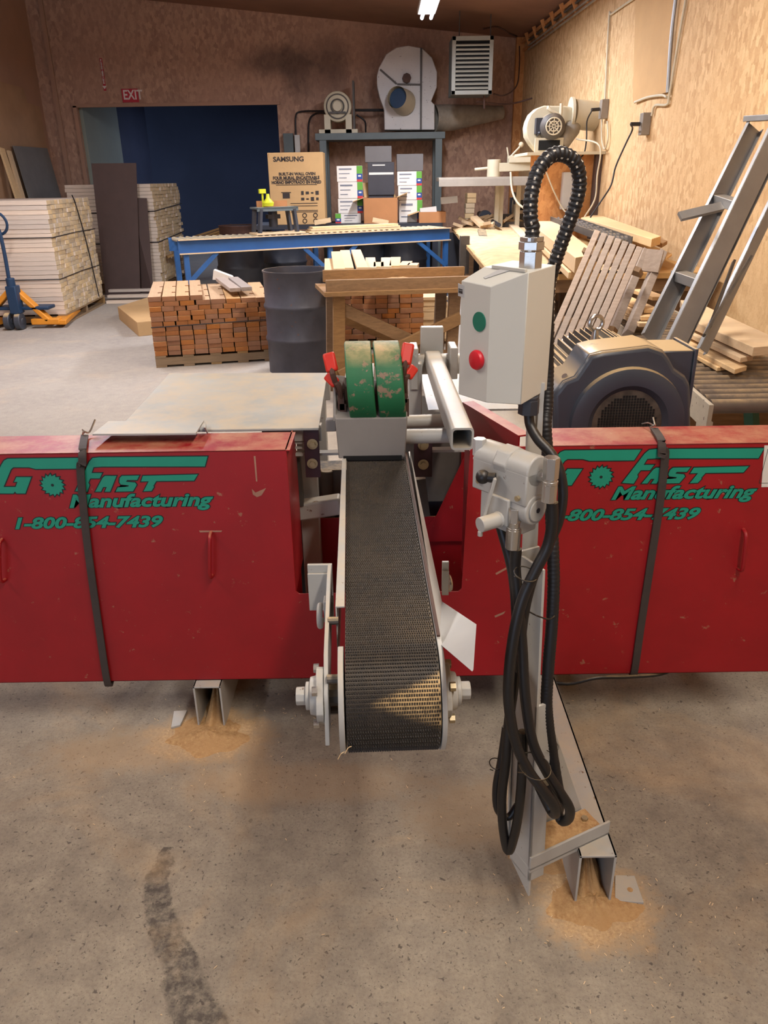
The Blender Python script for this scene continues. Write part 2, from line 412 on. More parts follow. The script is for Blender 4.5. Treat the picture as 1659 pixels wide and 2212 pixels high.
M['heatergrey'] = paint('heater_grey', (158, 160, 152), .5, .06, dust=.2)
M['plyold'] = paint('old_plywood', (178, 142, 108), .85, .12, sc=2)
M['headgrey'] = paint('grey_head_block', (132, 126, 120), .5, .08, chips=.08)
M['scratch'] = paint('bare_scratch', (178, 128, 106), .7, .2)
M['drumsteel'] = paint('dark_drum_steel', (86, 86, 96), .5, .25, dust=.5, chips=.12, chipc=(110, 70, 50), metal=.3, sc=3)
M['sawwood'] = wood('dusty_tabletop', (190, 156, 112), .2)
M['sawpale'] = paint('pale_sawdust_layer', (222, 190, 144), .95, .18, sc=8, bump=.8)
M['chipped'] = paint('chipped_cream_frame', (176, 166, 148), .6, .1, chips=.5, chipc=(60, 44, 40))
M['rollsteel'] = paint('dull_roller_steel', (118, 108, 100), .45, .15, metal=.3, dust=.5)
# ------------------------------------------------------------------ text and flat markings
FITS = {}
def text_mb(body, size, W, mat_name, name, parent, offset=0., shear=0., extrude=.0003, align='LEFT', lift=0., sx=1., fit=None):
    """lettering laid on the plane of matrix W (x right, y up, z out of the surface)"""
    cu = bpy.data.curves.new(name, 'FONT'); cu.body = body; cu.size = size; cu.offset = offset; cu.shear = shear
    cu.extrude = extrude; cu.align_x = align; cu.resolution_u = 3
    o = bpy.data.objects.new(name, cu); COL.objects.link(o)
    dg = bpy.context.evaluated_depsgraph_get(); dg.update()
    me = bpy.data.meshes.new_from_object(o.evaluated_get(dg)); bpy.data.objects.remove(o); bpy.data.curves.remove(cu)
    if fit:                       # scale the whole word to a measured width and height; outline and fill share one scale
        if fit not in FITS:
            xs = [v.co.x for v in me.vertices]; ys = [v.co.y for v in me.vertices]
            FITS[fit] = (fit[0]/(max(xs)-min(xs)), fit[1]/(max(ys)-min(ys)), -min(xs), -min(ys))
        f_ = FITS[fit]; me.transform(Matrix.Diagonal((f_[0], f_[1], 1, 1)) @ Matrix.Translation((f_[2], f_[3], 0)))
    T = wm(parent).inverted() @ W @ Matrix.Translation((0, 0, lift)) @ Matrix.Diagonal((sx, 1, 1, 1))
    me.transform(T); me.materials.clear(); me.materials.append(M[mat_name])
    ob = bpy.data.objects.new(name, me); COL.objects.link(ob); ob.parent = parent; WMX[ob.name] = wm(parent); return ob
def plane_W(o, x, y):
    x = Vector(x).normalized(); y = Vector(y); y = (y-x*y.dot(x)).normalized(); z = x.cross(y)
    m = Matrix((x, y, z)).transposed().to_4x4(); m.translation = Vector(o); return m
XZ = lambda o: plane_W(o, (1, 0, 0), (0, 0, 1))      # faces -Y, towards the viewer
def grow(pts, d):
    n = len(pts); A = sum(pts[i][0]*pts[(i+1) % n][1]-pts[(i+1) % n][0]*pts[i][1] for i in range(n))
    sg = 1 if A > 0 else -1; out = []
    for i in range(n):
        p, q, r = pts[i-1], pts[i], pts[(i+1) % n]
        def nr(a, b):
            dx, dy = b[0]-a[0], b[1]-a[1]; L = math.hypot(dx, dy) or 1; return (dy/L*sg, -dx/L*sg)
        n1, n2 = nr(p, q), nr(q, r); k = 1+n1[0]*n2[0]+n1[1]*n2[1]; k = max(k, .5)
        out.append((q[0]+(n1[0]+n2[0])/k*d, q[1]+(n1[1]+n2[1])/k*d))
    return out
def flat(mb, pts, y, th=.0003):
    mb.hexa([(x, y, z) for x, z in pts], [(x, y-th, z) for x, z in pts])

# ------------------------------------------------------------------ the room
C0 = Vector((-5.55, WY, 0)); ZF = lambda x: 4.13-(x+2.3)*.1     # ceiling height falls to the right
b = MB(); b.box((0, 4.5, -.05), (18, 34, .1)); struct(b.build('floor', 'floor', smooth=False))
ox0, ox1 = at(163, 232, Y=WY).x, at(600, 250, Y=WY).x; oz = at(380, 226, Y=WY).z
xl, xr = -5.55, wx(WY)
b = MB(); T = .15
b.box(((xl+ox0)/2-.5, WY+T/2, 2.4), (ox0-xl+1, T, 4.8)); b.box(((xr+ox1)/2+.3, WY+T/2, 2.4), (xr-ox1+.6, T, 4.8))
b.box(((ox0+ox1)/2, WY+T/2, (oz+4.8)/2), (ox1-ox0, T, 4.8-oz)); struct(b.build('wall_back', 'osbdark', smooth=False))
b = MB(); y0 = -6.
b.hexa([(wx(y0), y0, 0), (wx(y0)+.1, y0, 0), (wx(WY+.2)+.1, WY+.2, 0), (wx(WY+.2), WY+.2, 0)], [(wx(y0), y0, 4.4), (wx(y0)+.1, y0, 4.4), (wx(WY+.2)+.1, WY+.2, 4.4), (wx(WY+.2), WY+.2, 4.4)])
struct(b.build('wall_right', 'osb', smooth=False))
b = MB(); b.box((-5.65, (WY-6)/2, 2.5), (.1, WY+6, 5)); struct(b.build('wall_left', 'leftwall', smooth=False))
b = MB()    # wall behind the viewer with a wide open loading doorway
b.box((.9, -6.05, 2.4), (4.4, .1, 4.8)); b.box((-5.55, -6.05, 2.4), (.4, .1, 4.8)); b.box((-3.4, -6.05, 4.3), (4.3, .1, 1.4)); struct(b.build('wall_front', 'leftwall', smooth=False))
b = MB(); b.hexa([(-7.2, -6.1, ZF(-7.2)), (3.3, -6.1, ZF(3.3)), (3.3, WY+.1, ZF(3.3)), (-7.2, WY+.1, ZF(-7.2))], [(-7.2, -6.1, ZF(-7.2)+.1), (3.3, -6.1, ZF(3.3)+.1), (3.3, WY+.1, ZF(3.3)+.1), (-7.2, WY+.1, ZF(-7.2)+.1)])
struct(b.build('ceiling', 'ceil', smooth=False))
# the left corner post / seam trim and the header trim of the opening
b = MB(); p0 = at(90, 22, Y=WY-.03); p1 = at(140, 400, Y=WY-.03); b.beam((p0.x, p0.y, p0.z+.3), (p0.x, p0.y, 0), .03, .07, (1, 0, 0))
struct(b.build('trim_1', 'leftwall'))
b = MB(); b.box(((ox0+ox1)/2, WY-.02, oz), (ox1-ox0+.1, .05, .05)); b.box((ox0, WY-.02, oz/2), (.06, .05, oz)); struct(b.build('trim_2', 'leftwall'))
b = MB(); b.beam((xr-.06, WY-.1, 0), (xr-.06, WY-.1, ZF(xr)), .12, .14, (1, 0, 0)); struct(b.build('trim_3', 'osbcab'))
b = MB()    # slanted batten strip along the top of the right wall
for k in range(3):
    z = 3.48+.11*k; ins = .02+.03*k
    b.beam((wx(WY)-ins, WY-.1, z), (wx(2)-ins, 2, z), .03, .045, (0, 0, 1))
for k in range(20):
    y = 13.8-k*.55; b.beam((wx(y)-.02, y, 3.44), (wx(y)-.10, y, ZF(wx(y))-.02), .05, .03, (0, 1, 0))
struct(b.build('trim_4', 'osbcab'))
# room beyond the opening
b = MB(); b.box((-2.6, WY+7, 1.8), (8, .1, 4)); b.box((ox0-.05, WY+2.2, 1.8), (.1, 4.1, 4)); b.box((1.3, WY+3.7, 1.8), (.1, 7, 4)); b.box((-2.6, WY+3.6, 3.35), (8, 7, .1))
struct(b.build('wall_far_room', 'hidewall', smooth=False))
pw = [at(166, 240, Y=WY+.3), at(222, 262, X=0) if 0 else at(222, 300, Y=WY+2.0)]
b = MB(); b.box((ox0+.03, WY+1.1, 1.5), (.06, 1.9, 3.0)); struct(b.build('wall_far_side', 'palewall', smooth=False))
d = at(248, 305, Y=WY+6.9); b = MB(); b.box((d.x, WY+6.92, 1.15), (1.05, .06, 2.3)); struct(b.build('door_1', 'palewall', bevel=.01))
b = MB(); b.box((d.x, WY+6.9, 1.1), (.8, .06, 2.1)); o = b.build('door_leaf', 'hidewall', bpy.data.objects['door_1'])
# panels on the walls
def wallsheet(pts, name, mat, label, cat):
    b = MB(); b.prism(pts, (-.012, 0, 0)); return tag(b.build(name, mat, bevel=.002), label, cat)
pp = [atR(x, y, .01) for x, y in ((1377, -60), (1369, 221), (1442, 200), (1462, -60))]
wallsheet(pp, 'wall_panel', 'paper' if 0 else 'osbcab' if 0 else 'cardboard', 'smooth tan hardboard panel fixed to the right chipboard wall', 'panel')
b = MB(); P0 = at(-20, 178, X=-5.58); P1 = at(48, 190, X=-5.58); P2 = at(58, 222, X=-5.58); P3 = at(85, 232, X=-5.58)
b.prism([(-5.58, P0.y-1, 0), (-5.58, P3.y, 0), P3, P2, P1, (-5.58, P0.y-1, P0.z+.05)], (.015, 0, 0))
tag(b.build('plywood_sheet', 'plyold'), 'big tan plywood sheet leaning in the far left corner', 'sheet')
b = MB(); a0, a1, a2 = at(27, 315, Y=13.6), at(100, 320, Y=13.75), at(40, 500, Y=13.2)
a0 = at(27, 315, X=-5.52); a1 = at(100, 320, X=-5.52); b.prism([a0, a1, (-5.2, a1.y-.1, 0), (-5.2, a0.y-.1, 0)], (.015, 0, .0)); tag(b.build('grey_sheet', 'greysheet'), 'grey sheet leaning against the back wall left of the opening', 'sheet')
for k, (x, w) in enumerate(((6, 16), (22, 12))):
    p = at(x, 320+k*6, X=-5.48); b = MB(); b.beam((-5.5, p.y, p.z), (-5.1-.06*k, p.y-.2, 0), .14-.03*k, .03, (1, 0, 0))
    tag(b.build('leaning_plank', 'palewood'), ['pale plank leaning in the left corner, at the photo edge', 'pale plank leaning between the corner plank and grey sheet'][k], 'plank')

# ------------------------------------------------------------------ the front machine
YF = 2.036; ZT = .928; NX0, NX1, NZ = -.270, .243, at(632, 1283, Y=YF).z; ZB = .16
mach = thing('board_saw_machine', (0, 2.2, 0), 'long red and grey sawing machine with a black infeed belt in the middle', 'machine')
cov = MB()
xa, xb = -2.3, 2.3
outline = [(xa, ZB), (xb, ZB), (xb, ZT), (NX1, ZT), (NX1-.012, NZ+.01), (NX1-.022, NZ), (NX0+.01, NZ), (NX0, NZ+.01), (NX0, ZT), (xa, ZT)]
cov.hexa([(x, YF+.004, z) for x, z in outline], [(x, YF, z) for x, z in outline])
cov.box(((xa+NX0)/2+.004, YF+.083, ZT-.002), (NX0-xa+.012, .166, .004)); cov.box(((xb+.43)/2, YF+.083, ZT-.002), (xb-.43, .166, .004))
cov.box(((xa+xb)/2, YF+.083, ZB+.002), (xb-xa, .166, .004))
cov.box(((xa+NX0)/2, YF+.164, (ZT+ZB)/2), (NX0-xa, .004, ZT-ZB)); cov.box(((xb+.43)/2, YF+.164, (ZT+ZB)/2), (xb-.43, .004, ZT-ZB))
front = cov.build('red_cover', 'red', mach, bevel=.0015, ang=30)
g = MB(); g.box((NX0-.002, YF+.12, (ZT+NZ)/2), (.004, .23, ZT-NZ+.0)); g.box((NX1+.004, YF+.08, (ZT+NZ)/2-.01), (.004, .15, ZT-NZ-.02))
g.box(((NX0+.42)/2, 2.44, .34), (.42-NX0, .005, .40))
q = [at(1009, 975, Y=2.425), at(943, 1114, Y=2.425), Vector((.1, 2.425, .45)), Vector((.45, 2.425, .45)), Vector((.45, 2.425, .78))]
g.prism(q, (0, .005, 0))
d0, d1 = at(1122, 941, Z=ZT), at(1001, 869, Z=ZT)
g.beam((d0.x, d0.y, .7), (d1.x, d1.y, .7), .005, .455); g.beam((d0.x+.015, d0.y, ZT), (d1.x+.015, d1.y, ZT), .04, .005)
g.build('inner_guard', 'red', mach, ang=30)
# decals ------------------------------------------------------------
def decal(parts, dx, mats=('decalblack', 'teal')):
    for layer, (mt, gr, y) in enumerate(((mats[0], .0030, YF-.0004), (mats[1], 0., YF-.0009))):
        mb = MB()
        for p in parts:
            flat(mb, [(x+dx, z) for x, z in (grow(p, gr) if gr else p)], y)
        mb.build('logo_outline' if layer == 0 else 'logo', mt, front, smooth=False)
def wR(x, y): p = at(1150+x/3.259, 880+y/3.259, Y=YF); return (p.x, p.z)
_l = at(448.8, 989.5, Y=YF); _r = wR(1630, 287); DX = _r[0]-_l.x; DZ = _r[1]-_l.z
def wL(x, y): p = at(x/2.5136, 900+y/2.5136, Y=YF); return (p.x+DX, p.z+DZ)
G = [wL(45, 237), wL(25, 247), wL(8, 275), wL(-40, 395), wL(-42, 425), wL(76, 425), wL(84, 414), wL(92, 425), wL(140, 425), wL(172, 337), wL(92, 337), wL(80, 362), wL(98, 362), wL(88, 390), wL(22, 390), wL(62, 294), wL(75, 283), wL(160, 283), wR(400, 375), wR(715, 372), wR(765, 297)]
Fp = [wR(870, 293), wR(822, 298), wR(790, 325), wR(632, 530), wR(712, 536), wR(742, 488), wR(738, 472), wR(762, 441), wR(828, 441), wR(856, 404), wR(782, 404), wR(808, 362), wR(868, 358), wR(1590, 357), wR(1630, 287)]
A1 = [wL(520, 415), wL(560, 340), wL(572, 330), wL(634, 330), wL(600, 415), wL(572, 415), wL(582, 390), wL(562, 390), wL(550, 415)]
S1 = [wL(664, 330), wL(758, 328), wL(746, 352), wL(692, 352), wL(686, 362), wL(735, 366), wL(744, 378), wL(724, 413), wL(630, 415), wL(642, 392), wL(698, 388), wL(702, 381), wL(658, 376), wL(650, 365), wL(652, 342)]
T1 = [wL(778, 330), wL(1075, 322), wL(1055, 355), wL(850, 358), wL(834, 384), wL(838, 390), wL(824, 411), wL(782, 413), wL(810, 359), wL(768, 360)]
c = wR(483, 489); r0 = (wR(560, 489)[0]-c[0]); bl = []
for k in range(16):
    a = 2*PI*k/16; bl.append((c[0]+r0*1.08*math.cos(a), c[1]+r0*1.08*math.sin(a))); a += .30; bl.append((c[0]+r0*.86*math.cos(a), c[1]+r0*.86*math.sin(a)))
hole = [(c[0]+r0*.14*math.cos(t*PI/6), c[1]+r0*.14*math.sin(t*PI/6)) for t in range(12)]
for dx in (0., -DX):
    decal([G, Fp, A1, S1, T1, bl], dx)
    mb = MB(); flat(mb, [(x+dx, z) for x, z in hole], YF-.0013); mb.build('logo_hole', 'decalblack', front, smooth=False)
    for body, (xa_, ya_), (xb_2, yb_2) in (('Manufacturing', (553, 662), (1586, 556)), ('1-800-854-7439', (48*1.2965+66, 803), (1189, 700))):
        p0_, p1_ = wR(xa_, ya_), wR(xb_2, yb_2)
        w_, h_ = p1_[0]-p0_[0], (wR(900, 560)[1]-wR(900, 682)[1] if body[0] == 'M' else wR(900, 704)[1]-wR(900, 788)[1])
        p0_ = (p0_[0], p0_[1]-(.0075 if body[0] == 'M' else 0))
        for nm, mt, of, lf in (('lettering', 'teal', .0020, .0012), ('lettering_outline', 'decalblack', .0042, .0004)):
            text_mb(body, .06, XZ((p0_[0]+dx, YF, p0_[1])), mt, nm, front, of, .32, .0002, 'LEFT', lf, 1., (w_, h_))
mb = MB(); s0, s1 = at(1651, 962, Y=YF), at(1649, 1052, Y=YF)
mb.prism([(s0.x, YF-.0005, s0.z), (s0.x+.1, YF-.0005, s0.z), (s0.x+.1, YF-.0005, s1.z), (s1.x-.006, YF-.0005, s1.z)], (0, -.0003, 0)); mb.build('sticker', 'paper', front, smooth=False)
mb = MB(); mb.beam((s0.x+.012, YF-.001, s0.z-.01), (s0.x+.006, YF-.001, s1.z+.012), .0015, .0004, (0, 1, 0)); mb.beam((s0.x+.006, YF-.001, s1.z+.012), (s0.x+.1, YF-.001, s1.z+.012), .0015, .0004, (0, 1, 0)); mb.build('sticker_frame', 'ink', front, smooth=False)
for pts in (((548, 985), (552, 985), (556, 1040), (553, 1040)), ((544, 1056), (552, 1064), (575, 1054), (565, 1070), (555, 1074), (546, 1068)), ((1068, 1330), (1092, 1320), (1088, 1326), (1070, 1334)), ((1070, 1238), (1100, 1222), (1101, 1226), (1072, 1242)), ((430, 1146), (480, 1146), (478, 1149), (432, 1150))):
    mb = MB(); mb.prism([at(x, y, Y=YF-.0004) for x, y in pts], (0, -.0003, 0)); mb.build('paint_scratch', 'scratch', front, smooth=False)
# handles
for (x0, y0_, x1, y1_) in ((5, 1165, 12, 1252), (456, 1150, 459, 1243), (1605, 1143, 1594, 1228)):
    p, q = at(x0, y0_, Y=YF), at(x1, y1_, Y=YF); mb = MB(); o_ = Vector((0, -.028, 0))
    mb.path([p, p+o_*.7+Vector((0, 0, -.004)), p+o_+Vector((0, 0, -.018)), (p+q)/2+o_*1.05, q+o_+Vector((0, 0, .018)), q+o_*.7+Vector((0, 0, .004)), q], .0055, 10, 5)
    mb.build('handle', 'red', front)
# table ------------------------------------------------------------
mb = MB(); ta, tb, tc_, td = at(366, 806, Z=.935), at(707, 805, Z=.935), at(692, 925, Z=.935), at(262, 913, Z=.935)
mb.hexa([(-.80, 2.215, .927), (-.192, 2.215, .927), (tb.x, tb.y, .927), (ta.x, ta.y, .927)], [(-.80, 2.215, .935), (-.192, 2.215, .935), (tb.x, tb.y, .935), (ta.x, ta.y, .935)])
tbl = mb.build('table_plate', 'white_table', mach, bevel=.002)
mb = MB(); z = .953; f = [at(200, 941, Z=z), at(423, 939, Z=z), at(441, 911, Z=z), at(235, 913, Z=z)]
mb.prism(f, (0, 0, .005)); g0 = f[2]; mb.prism([g0, g0+Vector((.012, -.06, 0)), g0+Vector((.012, -.03, -.03)), g0+Vector((0, 0, -.02))], (.004, 0, 0)); mb.build('loading_lip', 'white_table', mach)
mb = MB()
for x in (-.78, -.25):
    mb.box((x, 2.9, .46), (.06, .06, .93)); mb.box((x, 2.4, .46), (.06, .06, .93))
mb.box((-.5, 2.9, .88), (.6, .05, .08)); mb.build('table_frame', 'grey', mach, bevel=.003)
# brackets in the notch
a, b_ = at(565, 924, Y=2.24), at(694, 927, Y=2.24)
mb = MB(); mb.box(((a.x+b_.x)/2, 2.243, a.z-.022), (b_.x-a.x, .008, .044)); mb.box(((a.x+b_.x)/2, 2.26, a.z), (b_.x-a.x, .03, .006)); mb.build('angle_bar', 'grey', mach)
for (x0, x1, y0_, y1_) in ((655, 693, 927, 1031), (894, 933, 956, 1030)):
    a, c_ = at(x0, y0_, Y=2.225), at(x1, y1_, Y=2.225)
    mb = MB(); mb.box(((a.x+c_.x)/2, 2.228, (a.z+c_.z)/2), (c_.x-a.x, .008, a.z-c_.z)); pr = mb.build('maroon_bracket', 'purple', mach, bevel=.001)
    for yy in (959, 1001):
        p = at((x0+x1)/2+1, yy+(0 if x0 < 700 else 2), Y=2.222)
        mb = MB(); mb.cyl(p, p+Vector((0, -.003, 0)), .0165, 20); mb.cyl(p+Vector((0, -.003, 0)), p+Vector((0, -.011, 0)), .0095, 6); mb.build('bolt', 'zinc', pr, smooth=False)
for (x0, y0_, x1, y1_, Y0, w, h) in ((618, 980, 735, 977, 2.26, .03, .008), (905, 972, 1012, 970, 2.26, .03, .008), (634, 956, 660, 956, 2.25, .008, .006), (634, 967, 660, 967, 2.25, .008, .006), (641, 985, 650, 1090, 2.30, .03, .02), (905, 1030, 915, 1110, 2.30, .05, .04)):
    mb = MB(); mb.beam(at(x0, y0_, Y=Y0), at(x1, y1_, Y=Y0), w, h); mb.build('cross_member', 'grey' if h < .01 else 'dimmetal', mach)
mb = MB(); mb.beam(at(634, 1104, Y=2.32), at(738, 1088, Y=2.32), .055, .06); mb.build('lower_crossbar', 'grey', mach, bevel=.008)
mb = MB(); mb.box(at(935, 1010, Y=2.55), (.22, .06, .24)); mb.build('saw_housing', 'dimmetal', mach, bevel=.004)
mb = MB(); mb.box(at(690, 1045, Y=2.55), (.26, .10, .14)); mb.cyl(at(705, 1016, Y=2.5), at(705, 1016, Y=2.5)+Vector((0, 0, -.2)), .022); mb.build('saw_housing', 'dimmetal', mach, bevel=.004)
mb = MB(); mb.box((0, 2.62, .33), (1.1, .02, .5)); mb.build('rear_plate', 'motordark', mach)
# outfeed tubes --------------------------------------------------------
p0, p1 = at(999, 939, Y=1.99), at(934, 815, Y=3.0); p1.z = p0.z = .967
ax = (p1-p0).normalized(); sd = Vector((ax.y, -ax.x, 0)); up = Vector((0, 0, 1))
def rrect(c, w, h, r, n=4):
    out = []
    for cx, cz, a0 in ((w-r, h-r, 0), (-(w-r), h-r, 90), (-(w-r), -(h-r), 180), (w-r, -(h-r), 270)):
        for k in range(n+1):
            a = math.radians(a0+90*k/n); out.append(c+sd*(cx+r*math.cos(a))+up*(cz+r*math.sin(a)))
    return out
mb = MB(); o0, o1 = rrect(p0, .0315, .0315, .012), rrect(p1, .0315, .0315, .012); i0, i1 = rrect(p0, .0255, .0255, .008), rrect(p1, .0255, .0255, .008); n = len(o0)
fs = []
for i in range(n):
    j = (i+1) % n; fs += [(i, j, n+j, n+i), (2*n+i, 3*n+i, 3*n+j, 2*n+j), (i, 2*n+i, 2*n+j, j)]
mb.add(o0+o1+i0+i1, fs); mb.add([v for v in rrect(p0+ax*.3, .026, .026, .008)], [tuple(range(n))]); mb.build('square_tube', 'grey', mach)
for q_ in ((872, 943, 985, 941, 2.14), (872, 911, 975, 908, 2.42)): mb = MB(); mb.cyl(at(q_[0], q_[1], Y=q_[4]), at(q_[2], q_[3], Y=q_[4]), .0215, 20); mb.build('cross_pipe', 'grey', mach)
mb = MB(); q = p1
mb.box(q+Vector((-.075, -.03, -.02)), (.03, .13, .16)); mb.box(q+Vector((.075, -.03, 0)), (.03, .13, .12)); mb.box(q+Vector((0, .06, .05)), (.09, .04, .13)); mb.cyl(q+Vector((-.14, 0, -.02)), q+Vector((.16, 0, -.02)), .04, 20)
mb.box(q+Vector((-.07, -.06, -.2)), (.05, .05, .4)); mb.cyl(q+Vector((-.09, -.1, .02)), q+Vector((-.16, -.1, .02)), .028, 16); mb.build('pivot_bracket', 'grey', mach, bevel=.004)
mb = MB(); mb.box(at(900, 870, Y=3.2)-Vector((0, 0, .12)), (.3, .02, .3)); mb.box((.35, 3.2, .80), (.35, .7, .008)); mb.build('rear_tray', 'grey', mach)
# head block --------------------------------------------------------
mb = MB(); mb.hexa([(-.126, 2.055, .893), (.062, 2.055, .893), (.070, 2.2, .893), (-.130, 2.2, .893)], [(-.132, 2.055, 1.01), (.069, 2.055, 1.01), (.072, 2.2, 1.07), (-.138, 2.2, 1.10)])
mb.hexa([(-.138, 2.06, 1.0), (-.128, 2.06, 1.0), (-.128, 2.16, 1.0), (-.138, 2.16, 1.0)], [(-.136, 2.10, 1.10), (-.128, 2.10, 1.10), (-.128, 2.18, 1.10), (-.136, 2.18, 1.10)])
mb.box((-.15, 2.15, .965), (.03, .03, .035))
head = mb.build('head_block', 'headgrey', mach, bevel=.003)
mb = MB(); mb.box((-.030, 2.052, .895), (.165, .006, .012)); mb.build('dark_lip', 'blackhole', head)  # near-black strip along the head block's bottom edge, as wide as the belt
mb = MB()
for x in (-.1, -.03, .045): mb.box((x, 2.25, 1.0), (.012, .18, .2))
mb.build('head_rear_frame', 'grey', mach)
for x0t, x1t, x0b, x1b in ((742, 800, 757, 813), (806, 862, 822, 878)):
    tl, tr, bl_, br = at(x0t, 763, Y=2.09), at(x1t, 761, Y=2.09), at(x0b, 905, Y=2.04), at(x1b, 902, Y=2.04)
    R_ = .118; cz = 1.085; cy = 2.15; mb = MB(); N = 22; W_ = .0735
    ring = []
    a0, a1 = math.radians(-47), math.radians(118)
    for k in range(N+1):
        a = a0+(a1-a0)*k/N; t = k/N
        zc = cz+R_*math.sin(a); yc = cy-R_*math.cos(a)
        xc = ((bl_.x+br.x)/2)*(1-min(1, t*1.25))+((tl.x+tr.x)/2)*min(1, t*1.25)
        for rr in (R_, R_-.02):
            yy = cy-rr*math.cos(a); zz = cz+rr*math.sin(a)
            ring += [(xc-W_/2, yy, zz), (xc+W_/2, yy, zz)]
    fs = []
    for k in range(N):
        i = 4*k; j = i+4; fs += [(i, i+1, j+1, j), (i+2, j+2, j+3, i+3), (i, j, j+2, i+2), (i+1, i+3, j+3, j+1)]
    fs += [(0, 2, 3, 1), (4*N, 4*N+1, 4*N+3, 4*N+2)]
    mb.add(ring, fs); gp = mb.build('green_tread_pad', 'green', mach, bevel=.004)
    mb = MB(); mb.box(((tl.x+tr.x)/2-.002+.008, cy-.01, cz-.005), (W_*.8, .13, .16)); mb.build('pad_backing', 'dimmetal', gp)
for (x0, y0_, x1, y1_, w, bx) in ((709, 762, 717, 798, .034, -.115), (706, 809, 724, 827, .030, -.11), (883, 741, 876, 781, .033, .06), (896, 792, 882, 812, .028, .065)):
    p, q = at(x0, y0_, Y=2.10), at(x1, y1_, Y=2.08); mb = MB(); mb.beam(p, q+(q-p)*.15, w, .014, (0, -1, 0)); lv = mb.build('red_grip', 'redgrip', mach, bevel=.006)
    mb = MB(); mb.path([q, q+(q-p)*.5, Vector((bx, 2.11, max(q.z-.09, 1.02)))], .008, 8, 3); mb.box((bx, 2.10, max(q.z-.09, 1.02)), (.018, .04, .05)); mb.build('clamp_lever', 'rust', lv)
mb = MB(); mb.beam(at(833, 745, Y=2.3), at(838, 775, Y=2.3), .008, .01, (0, 1, 0)); mb.build('locating_pin', 'greyclean', mach)

# conveyor ---------------------------------------------------------------
yaw = math.atan2(.0305, .9); cosy, siny = math.cos(yaw), math.sin(yaw)
DC = Vector((.0085, 1.168, .748)); RD = .1; BW = .082; SL = (.884-.848)/.9
def cw(x, s, z): return Vector((DC.x+x*cosy-s*siny, DC.y+s*cosy+x*siny, DC.z+z))       # along-belt frame
def belt_pt(x, u, h=0.):        # u<0: round the drum, u>=0: up the flat run
    if u >= 0: return cw(x, u, RD+h+u*SL)
    a = -u/RD; return cw(x, -(RD+h)*math.sin(a), (RD+h)*math.cos(a))
cols, pw, pl = 38, 2*BW/38, .0072; rows_d = int(RD*math.radians(178)/pl); rows_f = int(.90/pl)
me_v = []; me_f = []; dv = []
def dustv(x, u):
    if u > 0:
        return .06+.16*max(0, 1-u/.2)*max(0, min(1, (x+.02)/.08))
    a = math.degrees(-u/RD); t = (x+.045)/.12
    if t <= 0: return .05
    lo, hi = 63-30*t, 66+26*t
    k = min(a-lo, hi-a)/8
    return max(.06, min(1, k))
def addq(vs, fs, ds):
    o = len(me_v); me_v.extend(vs); me_f.extend([tuple(i+o for i in f) for f in fs]); dv.extend(ds)
NS = 60
us = [-(RD*PI)*(1-i/NS) for i in range(NS)]+[.9*i/30 for i in range(31)]
vs = []; ds = []
for u in us:
    for k in range(21):
        x = -BW+2*BW*k/20; vs.append(belt_pt(x, u)); ds.append(dustv(x, u))
addq(vs, [(i*21+k, i*21+k+1, (i+1)*21+k+1, (i+1)*21+k) for i in range(len(us)-1) for k in range(20)], ds)
# edge thickness of the belt
for sgn in (-1, 1):
    vs = []
    for u in us: vs += [belt_pt(sgn*BW, u), belt_pt(sgn*BW, u, -.008)]
    addq(vs, [(2*i, 2*i+1, 2*i+3, 2*i+2) for i in range(len(us)-1)], [.1]*len(vs))
nh = .0030
for r in range(-rows_d, rows_f):
    u0 = r*pl; off = .5*pw if r % 2 else 0
    for k in range(cols):
        x0 = -BW+k*pw+off*.6+.0004
        if x0+pw*.72 > BW: continue
        xm0, xm1 = x0, x0+pw*.72; u1 = u0+pl*.62; tpx = pw*.16; tpu = pl*.16
        vs = [belt_pt(xm0, u0), belt_pt(xm1, u0), belt_pt(xm1, u1), belt_pt(xm0, u1),
              belt_pt(xm0+tpx, u0+tpu, nh), belt_pt(xm1-tpx, u0+tpu, nh), belt_pt(xm1-tpx, u1-tpu, nh), belt_pt(xm0+tpx, u1-tpu, nh)]
        d = .04 if u0 > 0 else .02
        addq(vs, [(0, 1, 5, 4), (1, 2, 6, 5), (2, 3, 7, 6), (3, 0, 4, 7), (4, 5, 6, 7)], [d]*8)
Wi = wm(mach).inverted(); me = bpy.data.meshes.new('conveyor_belt'); me.from_pydata([Wi@v for v in me_v], [], me_f)
ca = me.color_attributes.new('dust', 'FLOAT_COLOR', 'POINT')
for i, d in enumerate(dv): ca.data[i].color = (d, d, d, 1)
me.materials.append(M['belt']); ob = bpy.data.objects.new('conveyor_belt', me); COL.objects.link(ob); ob.parent = mach; WMX[ob.name] = wm(mach)
mb = MB(); mb.cyl(cw(-BW+.002, 0, 0), cw(BW-.002, 0, 0), RD-.009, 36); mb.cyl(cw(-BW-.04, 0, 0), cw(BW+.05, 0, 0), .014, 16); mb.build('drum', 'dimmetal', mach)
def sideplate(x0, x1, pts, name, mat, bev=.001):
    m = MB(); m.hexa([cw(x0, s, z) for s, z in pts], [cw(x1, s, z) for s, z in pts]); return m.build(name, mat, mach, bevel=bev)
arc = [(-(RD+.004)*math.sin(math.radians(a)), (RD+.004)*math.cos(math.radians(a))) for a in range(0, 181, 12)]
sideplate(-BW-.013, -BW-.003, [(.03, .085)]+arc+[(.06, -.10)], 'drum_cheek', 'grey')
sideplate(BW+.002, BW+.011, [(.9, .135)]+arc+[(.9, -.02)], 'side_plate', 'grey')
